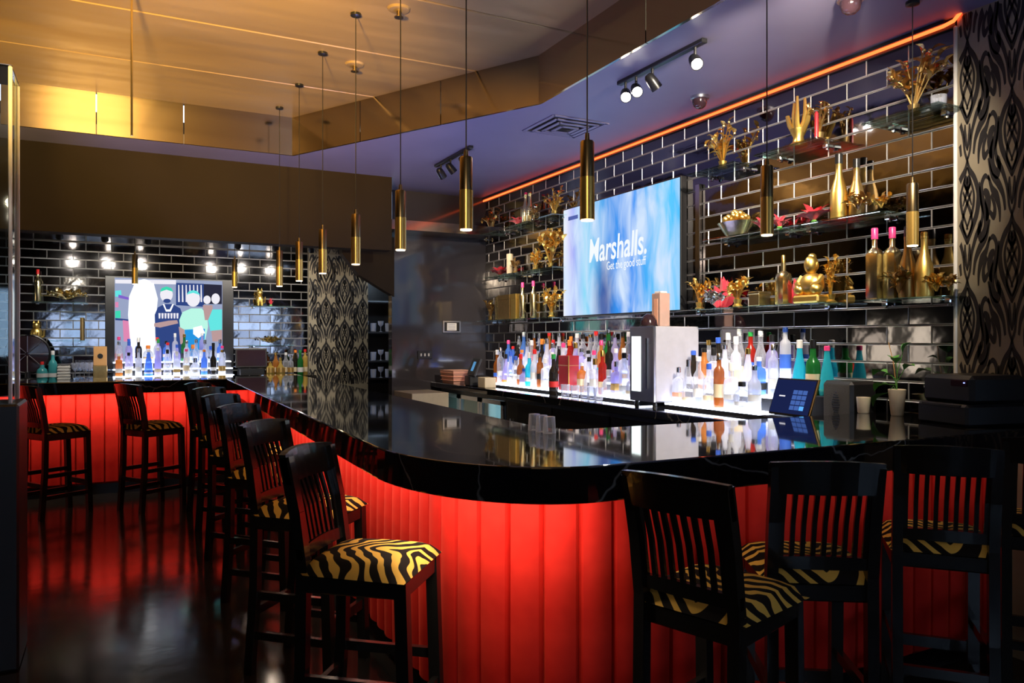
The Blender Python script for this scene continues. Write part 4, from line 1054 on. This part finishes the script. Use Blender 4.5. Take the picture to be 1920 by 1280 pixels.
def rack(ya, yb, label):
    t = thing('lit_bottle_rack', label, 'shelf', (3.6, (ya+yb)/2, 1.04)); h = (yb-ya)/2
    for i, (x0, x1, z1) in enumerate(((3.38, 3.52, 1.07), (3.52, 3.65, 1.16), (3.65, 3.79, 1.25))):
        MB().box((x0-3.6, -h, 0), (x1-3.6, h, z1-1.04-.012)).build('step_body', 'black_plastic', t)
        MB().box((x0-3.6-.002, -h, z1-1.04-.012), (x1-3.6-.001, h, z1-1.04)).build('lit_tread', 'led_white', t)
rack(4.54, on_x(918, 3.40), 'long stepped bottle rack with glowing treads left of the silver dispenser')
rack(on_x(1432, 3.42), 4.24, 'short stepped bottle rack with glowing treads right of the silver dispenser')
STEPS = [('front', 3.45, 1.07), ('middle', 3.585, 1.16), ('back', 3.715, 1.25)]
KINDS = [('round', P_LIQ, False), ('slim', P_TALL, False), ('square', P_SQ, True), ('wine-shaped', P_WINE, False), ('cone-shaped', P_CONE, False), ('squat', P_SQUAT, False), ('champagne-shaped', P_CHAMP, False)]
GL = [('clear', 'g_clear', 11), ('frosted', 'g_frost', 7), ('lilac', 'g_lilac', 5), ('blue', 'g_blue', 1.6), ('aqua', 'g_aqua', .5), ('amber', 'g_amber', 2), ('whisky-gold', 'g_whisky', 1.6), ('red', 'g_red', .9), ('dark', 'g_dark', 1.2), ('green', 'g_green', .6)]
LB = [('white', 'lab_white', 7), ('cream', 'lab_cream', 3), ('black', 'lab_black', 1.6), ('red', 'lab_red', .9), ('blue', 'lab_blue', 1.3), ('orange', 'lab_orange', .7), ('gold', 'lab_gold', 1.2), ('teal', 'lab_teal', .4), ('peach', 'lab_peach', 1)]
CP = [('black', 'cap_black', 4), ('red', 'cap_red', 1.4), ('blue', 'cap_blue', 1.2), ('gold', 'cap_gold', 2), ('white', 'cap_white', 4), ('silver', 'cap_silver', 5), ('pink', 'cap_pink', .6), ('green', 'cap_green', .5), ('orange', 'cap_orange', .6)]
def pick(rnd, L): return rnd.choices(L, [x[2] for x in L])[0]
def bottle(rnd, loc, where, nth, group, kinds=None, glass=None, lab=None, cap=None):
    kn, prof, sq = kinds or rnd.choice(KINDS)
    g_ = glass or pick(rnd, GL); l_ = lab or pick(rnd, LB); c_ = cap or pick(rnd, CP)
    hmax = max(z for r, z in prof); zb = [z for r, z in prof if r > .9*max(q for q, _ in prof)]
    f0 = rnd.uniform(.16, .34); za, zz = f0*max(zb)+.008, (f0+rnd.uniform(.24, .44))*max(zb)
    rn = prof[-1][0]
    lbl = '%s %s bottle, %s label, %s cap, %s, %s' % (g_[0], kn, l_[0], c_[0], nth, where)
    return lathe_bottle('liquor_bottle', loc, lbl, prof, g_[1], (za, zz, l_[1]), (rn+.003, rnd.choice([.025, .035, .045]), c_[1]), 'bottle', group, sq, 12, rnd.uniform(.94, 1.08))
rnd = random.Random(11)
def fill(ya, yb, name, group, skip=lambda y, i: False):
    for i, (rn, x, z) in enumerate(STEPS):
        y = yb-.06; k = 0
        while y > ya+.05:
            if not skip(y, i):
                nth = ORD[k]+' from left'; k += 1
                kd = rnd.choice(KINDS[:6] if i == 0 else [KINDS[0], KINDS[1], KINDS[3], KINDS[4], KINDS[2], KINDS[6]])
                bottle(rnd, (x+rnd.uniform(-.008, .008), y, z+.0005), '%s row of %s rack' % (rn, name), nth, group, kd)
            y -= rnd.uniform(.094, .108)
RY0, RY1 = 4.54, on_x(918, 3.40)
yb_ = on_x(1064, 3.45)
fill(RY0, RY1, 'long', 'bottles on the long lit rack', lambda y, i: i == 0 and abs(y-yb_) < .16)
fill(on_x(1432, 3.42), 4.24, 'short', 'bottles on the short lit rack')
# the red gift box and dark bottle standing in the long rack
t = thing('red_gift_box', 'tall dark red presentation box standing among the lit bottles', 'box', (3.47, yb_, 1.0705))
MB().bevbox((-.06, -.085, 0), (.045, .085, .30), .004).build('box_body', 'red_box', t); MB().bevbox((-.062, -.087, .215), (.046, .087, .218), .001).build('lid_seam', 'gold_dark', t); MB().bevbox((-.064, -.089, 0), (-.056, -.081, .30), .001).build('gold_edge', 'gold', t)
bottle(rnd, (3.30, on_x(1038, 3.30), 1.0405), 'before the long lit rack', 'standing alone', 'bottles on the long lit rack', KINDS[3], GL[8], LB[3], CP[7])
for k, px in enumerate((1060, 1078, 1096, 1110, 1122)):
    lathe_bottle('drinking_glass', (3.27, on_x(px, 3.27), 1.0405), 'clear tumbler on the worktop before the red box, %s from left' % ORD[k], ((.028, 0), (.034, .004), (.038, .10), (.035, .10), (.031, .01), (.001, .01)), 'g_clear', cat='glass', group='tumblers on the worktop')
for k, px in enumerate((1002, 1016, 1030)):
    lathe_bottle('shot_glass', (1.62, on_x(px, 1.62), CT+.0005), 'small upturned glass on the inner bar edge, %s from left' % ORD[k], ((.028, 0), (.024, .07), (.001, .07)), 'g_clear', cat='glass', group='upturned glasses on the bar edge')
# bottles beyond the tablet, in front of the tiles
yq = [3.315, 3.215, 3.115]
sp = [(KINDS[4], GL[4], LB[7], CP[4]), (KINDS[0], GL[9], LB[1], CP[0]), (KINDS[4], GL[4], LB[7], CP[6])]
t = thing('bottle_ledge', 'black raised ledge behind the tablet carrying three bottles', 'shelf', (3.68, (yq[0]+yq[-1])/2, 1.04))
MB().bevbox((-.10, -.15, 0), (.11, .15, .14), .004).build('ledge_body', 'black_plastic', t)
for k, y in enumerate(yq): bottle(rnd, (3.66, y, 1.1805), 'row behind the tablet', ORD[k]+' from left', 'bottles behind the tablet', *sp[k])

# ------------------------------------------------------------------ dispenser, tablet, plant, printer and the rest of the back bar
ya, yb = 4.25, 4.53
t = thing('drink_dispenser', 'silver drinks cooler with tall glowing window between the two lit racks', 'dispenser', (3.48, (ya+yb)/2, 1.0405)); h = (yb-ya)/2-.006; zt = z_x(1200, 612, 3.3)-1.04
MB().bevbox((-.17, -h, .03), (.22, h, zt), .008).build('cooler_body', 'grey_panel', t)
MB().bevbox((-.19, -h-.004, .03), (-.165, h+.004, zt), .005).build('door', 'steel', t)
MB().box((-.194, h*.05, .10), (-.189, h*.80, zt-.07)).build('glowing_window', 'cooler_window', t)
MB().bevbox((-.20, -h*.55, .12), (-.189, -h*.45, zt-.08), .003).build('handle', 'chrome', t)
for sx in (-.15, .12):
    for sy in (-h+.03, h-.03): MB().lathe([(.018, 0), (.014, .03)], 10).build('foot', 'black_plastic', t, (sx, sy, 0))
ztop = 1.0405+zt
t = thing('boxed_bottle', 'frosted copper-pink bottle carton standing on the silver dispenser', 'box', (3.50, on_x(1239, 3.50), ztop+.0005))
MB().bevbox((-.045, -.05, 0), (.045, .05, .24), .005).build('carton', 'frosted_copper', t); MB().bevbox((-.047, -.022, .0), (-.044, .022, .20), .002).build('copper_panel', 'lab_peach', t); MB().bevbox((-.03, -.035, .24), (.03, .035, .255), .003).build('carton_top', 'lab_white', t)
t = thing('dark_dome_cover', 'dark glossy dome on top of the silver dispenser', 'dome', (3.38, 4.42, ztop+.0005))
MB().lathe([(.062, 0), (.062, .01), (.056, .045), (.040, .075), (.018, .09), (.001, .092)], 18).build('dome', 'dark_dome', t, smooth=True); MB().lathe([(.065, 0), (.065, .008)], 18).build('rim', 'black_plastic', t)
# tablet register
yt = 3.075
t = thing('tablet_register', 'tilted tablet till with dark blue keypad screen on the back counter', 'till', (3.36, yt, 1.0405), R(-4))
MB().bevbox((-.10, -.15, 0), (.10, .15, .035), .008).build('base', 'black_plastic', t)
TM = Matrix.Translation((-.055, 0, .045)) @ Matrix.Rotation(R(20), 4, 'Y')
def tilted(name, mb, mat, par):
    o = mb.build(name, mat, par); o.matrix_local = TM; return o
tw, th_ = .155, .215
cs = tilted('tablet', MB().bevbox((0, -tw, 0), (.016, tw, th_), .004), 'black_plastic', t)
tilted('tablet_edge', MB().bevbox((-.001, -tw-.004, -.003), (.010, -tw+.001, th_+.003), .001), 'gold_pale', t)
emat('tab_screen', (.010, .016, .07), 1.0); emat('tab_key', (.06, .13, .42), 1.0); emat('tab_key_hi', (.10, .38, .85), 1.2)
sc_ = MB().box((-.002, -tw+.01, .010), (-.0005, tw-.01, th_-.010)).build('screen', 'tab_screen', t); sc_.matrix_local = TM
for r in range(4):
    for c in range(3):
        kx = .000-.036*c; kz = .135-.030*r
        o = MB().box((-.0035, kx-.031, kz-.012), (-.0021, kx, kz+.012)).build('key', 'tab_key_hi' if (r, c) == (3, 2) else 'tab_key', t); o.matrix_local = TM
o = MB().box((-.0035, .055, .105), (-.0021, .10, .112)).build('screen_caption', 'p_pale', t); o.matrix_local = TM
MB().bevbox((.0, -.03, .03), (.08, .03, .12), .01).build('stand', 'black_plastic', t)
t = thing('counter_speaker', 'dark rounded speaker box right behind the tablet', 'speaker', (3.66, 2.957, 1.0405), 0)
MB().bevbox((-.11, -.10, 0), (.10, .10, .235), .018).build('cabinet', 'black_plastic', t)
MB().bevbox((-.114, -.085, .02), (-.108, .085, .215), .002).build('grille', 'speaker_grille', t)
g = MB(); n = 14
for k in range(9):
    f = k/8; z = .06+.11*f; w = .026*math.sin(PI*(.12+.83*f))**.8
    g.box((-.117, -w, z), (-.114, w, z+.005))
g.build('badge', 'steel', t)
# cup and plant
lathe_bottle('paper_cup', (3.57, 2.80, CT+.0005), 'small cream paper cup on the bar left of the plant', ((.028, 0), (.030, .003), (.036, .085), (.034, .085), (.028, .006), (.001, .006)), 'cup_white', cat='cup', n=18)
px_, py_, _ = on_z(1682, 779, CT)
t = thing('potted_plant', 'green leafy plant in a tall cream pot on the bar', 'plant', (px_, py_, CT+.0005))
MB().lathe([(.028, 0), (.030, .003), (.044, .135), (.041, .137), (.036, .125), (.001, .12)], 18).build('pot', 'cup_white', t, smooth=True)
MB().lathe([(.001, .124), (.037, .124)], 14).build('soil', 'soil', t)
for i, (dx, dy, dz, lx, ly, lz, w) in enumerate([(0, 0, .20, -.02, .12, .12, .09), (0, .01, .24, .02, .16, .20, .08), (0, 0, .27, .04, -.05, .38, .09), (0, .02, .19, -.03, .12, .04, .08), (0, 0, .22, .00, -.10, .26, .07), (0, .0, .28, .05, .07, .30, .06), (0, 0, .25, -.05, -.02, .30, .05), (0, .01, .22, -.04, .05, .20, .06)]):
    m = MB(); m.tube([(0, 0, .12), (dx*.5, dy, dz*.8), (lx*.4, ly*.4, (dz+lz)/2)], .002, 5); m.leaf((lx*.4, ly*.4, (dz+lz)/2), (lx, ly, lz), w, curl=.2); m.build('leaf', 'leaf_green', t)
MB().tube([(0, 0, .12), (.01, .03, .28), (.0, .05, .38)], .0022, 5).build('stalk', 'kraft', t)
# printer
t = thing('receipt_printer', 'dark boxy printer with paper slot on the bar by the damask wall', 'printer', (3.57, 2.22, CT+.0005), R(-12))
MB().bevbox((-.17, -.145, 0), (.17, .145, .10), .012).build('lower_case', 'black_plastic', t); MB().bevbox((-.14, -.145, .10), (.17, .145, .23), .018).build('upper_case', 'black_plastic', t)
MB().bevbox((-.175, -.11, .085), (-.15, .11, .098), .002).build('paper_slot', 'dark_body', t); MB().bevbox((-.145, -.12, .18), (-.138, -.03, .21), .002).build('control_panel', 'dark_dome', t)
emat('tiny_led', (.25, .3, 1), 3); MB().box((-.149, -.11, .195), (-.145, -.105, .20)).build('status_light', 'tiny_led', t)
# left end of the back counter: basket, terminal, box; sign and switches on the end wall
px_, py_ = 3.28, on_x(858, 3.28)
t = thing('wicker_basket', 'peach-lidded wooden basket at the far end of the back counter', 'basket', (3.28, on_x(858, 3.28)-.0, 1.0405))
m = MB(); 
vs = [(-.11, -.15, 0), (.11, -.15, 0), (.11, .15, 0), (-.11, .15, 0), (-.13, -.19, .14), (.13, -.19, .14), (.13, .19, .14), (-.13, .19, .14)]
m.add(vs, [(0,3,2,1), (0,1,5,4), (1,2,6,5), (2,3,7,6), (3,0,4,7), (4,5,6,7)]).build('basket_body', 'peach_basket', t)
for k in range(3): MB().bevbox((-.124-.003*k, -.178-.006*k, .03+.04*k), (.124+.003*k, .178+.006*k, .038+.04*k), .002).build('band', 'lab_peach', t)
t = thing('till_terminal', 'small dark till terminal with tilted screen beside the basket', 'till', (3.26, on_x(898, 3.26)+.06, 1.0405), R(-10))
MB().bevbox((-.10, -.10, 0), (.10, .10, .10), .008).build('base', 'black_plastic', t)
o = MB().bevbox((-.01, -.14, 0), (.015, .14, .19), .004).build('monitor', 'black_plastic', t); o.matrix_local = Matrix.Translation((-.06, 0, .10)) @ Matrix.Rotation(R(22), 4, 'Y')
emat('till_screen', (.12, .35, .65), .8); o = MB().box((-.0125, -.05, .05), (-.0105, .04, .15)).build('screen', 'till_screen', t); o.matrix_local = Matrix.Translation((-.06, 0, .10)) @ Matrix.Rotation(R(22), 4, 'Y')
tag(MB().bevbox((-.06, -.08, 0), (.06, .08, .10), .004).build('small_carton', 'lab_cream', None, (3.22, on_x(913, 3.22), 1.0405)), 'small cream carton on the worktop in front of the till terminal', 'box')
fx0, fx1 = on_y(829, YE), on_y(863, YE); fz0, fz1 = z_y(845, 624, YE), z_y(845, 601, YE)
t = thing('framed_notice', 'small framed white notice on the dark end wall', 'frame', ((fx0+fx1)/2, YE-.002, (fz0+fz1)/2)); a, b = (fx1-fx0)/2, (fz1-fz0)/2
MB().bevbox((-a, -.018, -b), (a, 0, b), .004).build('frame', 'steel', t); MB().box((-a+.02, -.020, -b+.018), (a-.02, -.0185, b-.018)).build('mount', 'black_plastic', t); MB().box((-a*.55, -.022, -b*.6), (a*.5, -.0205, b*.6)).build('paper', 'paper', t)
for k in range(4): MB().box((-a*.4, -.0228, b*(.35-.25*k)-.003), (a*.35, -.0222, b*(.35-.25*k)+.003)).build('text_line', 'grey_panel', t)
t = thing('switch_plate', 'dark switch plate with three pale rockers on the end wall', 'switch', (on_y(796, YE), YE-.001, z_y(796, 665, YE)))
MB().bevbox((-.085, -.010, -.045), (.085, 0, .045), .003).build('plate', 'black_plastic', t)
for k in (-1, 0, 1): MB().bevbox((k*.045-.009, -.015, -.016), (k*.045+.009, -.009, .016), .002).build('rocker', 'white_plastic', t)
# shelves with glassware in the passage
sx0, sx1 = on_y(692, YF), on_y(742, YF)
t = thing('glass_rack', 'dark shelving with pale glassware seen through the passage', 'shelf', ((sx0+sx1)/2, YF+.2, 0)); h = (sx1-sx0)/2+.12
for s_ in (-1, 1): MB().box((s_*h-.015, -.2, 0), (s_*h+.015, .2, 2.2)).build('side_panel', 'dark_body', t)
SZ = [.75, .98, 1.22, 1.62, 2.05]
for z in SZ: MB().box((-h+.015, -.2, z-.02), (h-.015, .2, z)).build('shelf_board', 'steel' if z > 1 else 'dark_body', t)
k = 0
for z, nm in ((.98, 'lowest'), (1.22, 'middle'), (1.62, 'upper')):
    for i in range(5):
        lathe_bottle('stacked_glass', ((sx0+sx1)/2-h+.10+i*(2*h-.2)/4, YF+.08, z+.0005), 'pale glass on the %s passage shelf, %s from left' % (nm, ORD[i]), ((.03, 0), (.036, .005), (.04, .12), (.037, .12), (.03, .01), (.001, .01)) if i % 2 else ((.03, 0), (.004, .01), (.004, .07), (.035, .10), (.04, .15), (.037, .15), (.03, .10), (.001, .08)), 'g_frost', cat='glass', group='glassware on the passage shelves'); k += 1
light('passage_lamp', 'POINT', (3.55, 9.4, 2.4), 6, (.6, .8, 1), shadow_soft_size=.05)

# ------------------------------------------------------------------ far back bar
YB = 9.78
t = thing('far_back_counter', 'dark counter under the far television carrying bottles', 'counter', (.6, 10.0, 0))
MB().bevbox((-2.35, YB-10, 1.0), (xc0-.6-.01, .29, 1.06), .005).build('worktop', 'black_stone', t)
MB().box((-2.35, YB+.05-10, 0), (xc0-.6-.01, .29, 1.0)).build('cabinet_body', 'dark_body', t)
fa, fb = on_y(212, YB+.1), on_y(438, YB+.1)
t = thing('lit_bottle_rack', 'stepped bottle rack with glowing treads below the far television', 'shelf', ((fa+fb)/2, 10.0, 1.0605)); h = (fb-fa)/2
FST = [('front', YB+.12, 1.085), ('middle', YB+.25, 1.165), ('back', YB+.38, 1.245)]
for i, (nm, y, z) in enumerate(FST):
    MB().box((-h, y-.065-10, 0), (h, y+.065-10, z-1.0605-.012)).build('step_body', 'black_plastic', t); MB().box((-h, y-.067-10, z-1.0605-.012), (h, y+.064-10, z-1.0605)).build('lit_tread', 'led_white', t)
rnd = random.Random(23)
for i, (nm, y, z) in enumerate(FST):
    x = fa+.06; k = 0
    while x < fb-.05:
        kd = rnd.choice(KINDS[:6])
        bottle(rnd, (x, y, z+.0005), '%s row under the far television' % nm, ORD[k]+' from left', 'bottles under the far television', kd); k += 1; x += rnd.uniform(.096, .108)
ZK = 1.0605
def far(px, y=YB+.14): return (on_y(px, y), y, ZK)
t = thing('counter_fan', 'dark round appliance at the left end of the far counter', 'fan', far(52, YB+.20), 0)
MB().lathe([(.09, 0), (.08, .02), (.03, .03), (.025, .10)], 16).build('base', 'black_plastic', t, smooth=True)
MB().tube([(.21*math.cos(2*PI*k/24), 0, .29+.21*math.sin(2*PI*k/24)) for k in range(25)], .014, 8).build('rim', 'black_plastic', t, smooth=True)
o = MB().lathe([(.001, -.03), (.20, -.02), (.20, .02), (.001, .03)], 24).build('drum', 'dark_dome', t, (0, .01, .29), (PI/2, 0, 0), True)
for k in range(8):
    a = 2*PI*k/8; MB().tube([(.02*math.cos(a), -.035, .29+.02*math.sin(a)), (.20*math.cos(a), -.030, .29+.20*math.sin(a))], .004, 5).build('guard_bar', 'steel', t)
for px, lb in ((79, 'teal soap bottle at the left of the far counter'), (99, 'second teal bottle right of the first on the far counter')):
    lathe_bottle('teal_bottle', far(px), lb, P_SQUAT if px < 90 else P_LIQ, 'teal_plastic', (.03, .07, 'lab_white'), (.016, .04, 'cap_red' if px < 90 else 'cap_white'), scale=1.1)
t = thing('napkin_stack', 'stack of white cartons and napkins beside the teal bottles', 'napkins', far(120))
for k in range(5): MB().bevbox((-.063, -.07, k*.032), (.063, .07, k*.032+.028), .006).build('napkin_pack', 'white_plastic', t)
for k, px in enumerate((141, 150, 158, 167)):
    lathe_bottle('drinking_glass', far(px, YB+.06+.10*(k % 2)), 'clear stem glass on the far counter, %s from the white stack' % ORD[k], ((.035, 0), (.004, .008), (.004, .09), (.035, .13), (.042, .19), (.039, .19), (.032, .13), (.001, .10)), 'g_clear', cat='glass', group='stem glasses on the far counter')
t = thing('kraft_box', 'orange-brown kraft box with dark emblem standing on the far counter', 'box', far(188, YB+.27))
MB().bevbox((-.072, -.06, 0), (.072, .06, .15), .004).build('lower_box', 'gold_dark', t); MB().bevbox((-.068, -.055, .15), (.068, .055, .37), .004).build('upper_box', 'kraft', t)
o = MB().lathe([(.001, 0), (.028, 0), (.028, .002), (.001, .002)], 14).build('emblem', 'lab_black', t, (0, -.0575, .26), (PI/2, 0, 0))
t = thing('far_till', 'dark till monitor on the far counter right of the television', 'till', far(471, YB+.22))
MB().bevbox((-.15, -.10, 0), (.15, .12, .09), .01).build('base', 'black_plastic', t)
o = MB().bevbox((-.19, -.015, 0), (.19, .01, .24), .006).build('monitor', 'black_plastic', t, (0, -.03, .10), (R(-12), 0, 0)); MB().box((-.17, -.0175, .02), (.17, -.0155, .22)).build('screen', 'dark_dome', o)
MB().bevbox((-.195, -.017, .235), (.195, .012, .245), .002).build('bezel', 'steel', o)
sp2 = [(507, P_SQUAT, 'g_yellow', 'lab_gold', 'cap_gold', 'squat golden bottle'), (517, P_LIQ, 'g_whisky', 'lab_cream', 'cap_gold', 'round amber bottle with cream label'), (526, P_DECANT, 'g_yellow', 'lab_gold', 'cap_gold', 'round golden decanter'), (536, P_LIQ, 'g_clear', 'lab_cream', 'cap_white', 'clear bottle with cream label'), (545, P_SQ, 'g_clear', 'lab_gold', 'cap_silver', 'square clear bottle with gold label'), (554, P_WINE, 'g_dark', 'lab_cream', 'cap_orange', 'dark wine bottle with cream label'), (563, P_WINE, 'g_green', 'lab_white', 'cap_green', 'green wine bottle'), (572, P_TALL, 'g_yellow', 'lab_cream', 'cap_red', 'slim pale bottle with red cap')]
for i, (px, pr, g_, l_, c_, nm) in enumerate(sp2):
    lathe_bottle('liquor_bottle', far(px, YB+.10+.11*(i % 2)), nm+' right of the far till', pr, g_, (.04, .10, l_), (.018, .03, c_), 'bottle', 'bottles right of the far till')
def far_shelf(px0, px1, z, label):
    xa, xb = on_y(px0, YF-.1), on_y(px1, YF-.1)
    t = thing('glass_shelf', label, 'shelf', ((xa+xb)/2, YF-.105, z-.01), 0, 'glass shelves on the far wall'); h = (xb-xa)/2
    MB().bevbox((-h, -.1, 0), (h, .1, .01), .0015).build('glass_plate', 'shelf_glass', t)
    for s_ in (-1, 1): MB().bevbox((s_*(h-.06)-.015, .045, -.02), (s_*(h-.06)+.015, .100, 0), .004).build('chrome_bracket', 'chrome', t)
F1, F2 = 1.94, 1.50
far_shelf(58, 165, F1, 'upper glass shelf left of the far television'); far_shelf(42, 160, F2, 'lower glass shelf left of the far television')
far_shelf(468, 548, F1, 'upper glass shelf right of the far television'); far_shelf(468, 548, 1.44, 'lower glass shelf right of the far television')
def fs(px, z): return (on_y(px, YF-.11), YF-.11, z+.0005)
lathe_bottle('gold_bottle', fs(71, F1), 'gold bottle with red cap on the upper far shelf', P_TALL, 'gold_pale', None, (.016, .05, 'cap_red'), scale=1.05)
def gold_animal(loc, label, name, sx=1):
    t = thing(name, label, 'figurine', loc)
    MB().ball((0, 0, .075), (.05*sx, .045, .075), 14, 8).build('body', 'gold', t, smooth=True)
    MB().ball((0, -.01, .165), (.036, .036, .042), 12, 8).ball((0, -.04, .155), (.016, .018, .014), 8, 5).build('head', 'gold', t, smooth=True)
    for s_ in (-1, 1):
        MB().lathe([(.014, 0), (.001, .035)], 6, (s_*.022, -.005, .195)).build('ear', 'gold', t)
        MB().tube([(s_*.022, -.035, .09), (s_*.022, -.045, .0)], [.014, .012], 8).build('front_leg', 'gold', t, smooth=True)
    MB().tube([(.03, .04, .02), (.07, .05, .05), (.075, .04, .12)], [.010, .010, .007], 7).build('tail', 'gold', t, smooth=True)
gold_animal(fs(487, F1), 'gold seated cat figurine on the upper shelf right of the far television', 'cat_figurine')
gold_animal(fs(68, F2), 'gold seated figurine on the lower shelf left of the far television', 'dog_figurine', 1.2)
branch('gold_leaf_spray', fs(125, F1), 'long low gold spray on the upper far shelf', 'gold_pale', 12, .30, .06, .12, .07, seed=51, base=False)
branch('gold_leaf_spray', fs(510, 1.44), 'low gold spray on the lower shelf right of the far television', 'gold_pale', 10, .20, .06, .08, .06, seed=52, base=False)
lathe_bottle('gold_candle', fs(154, F2), 'slim gold column on the lower far shelf', ((.022, 0), (.022, .26), (.012, .265)), 'gold_dark', cat='candle', n=10)
poinsettia(fs(508, F1), .04, 'small red flower beside the gold cat', seed=55)
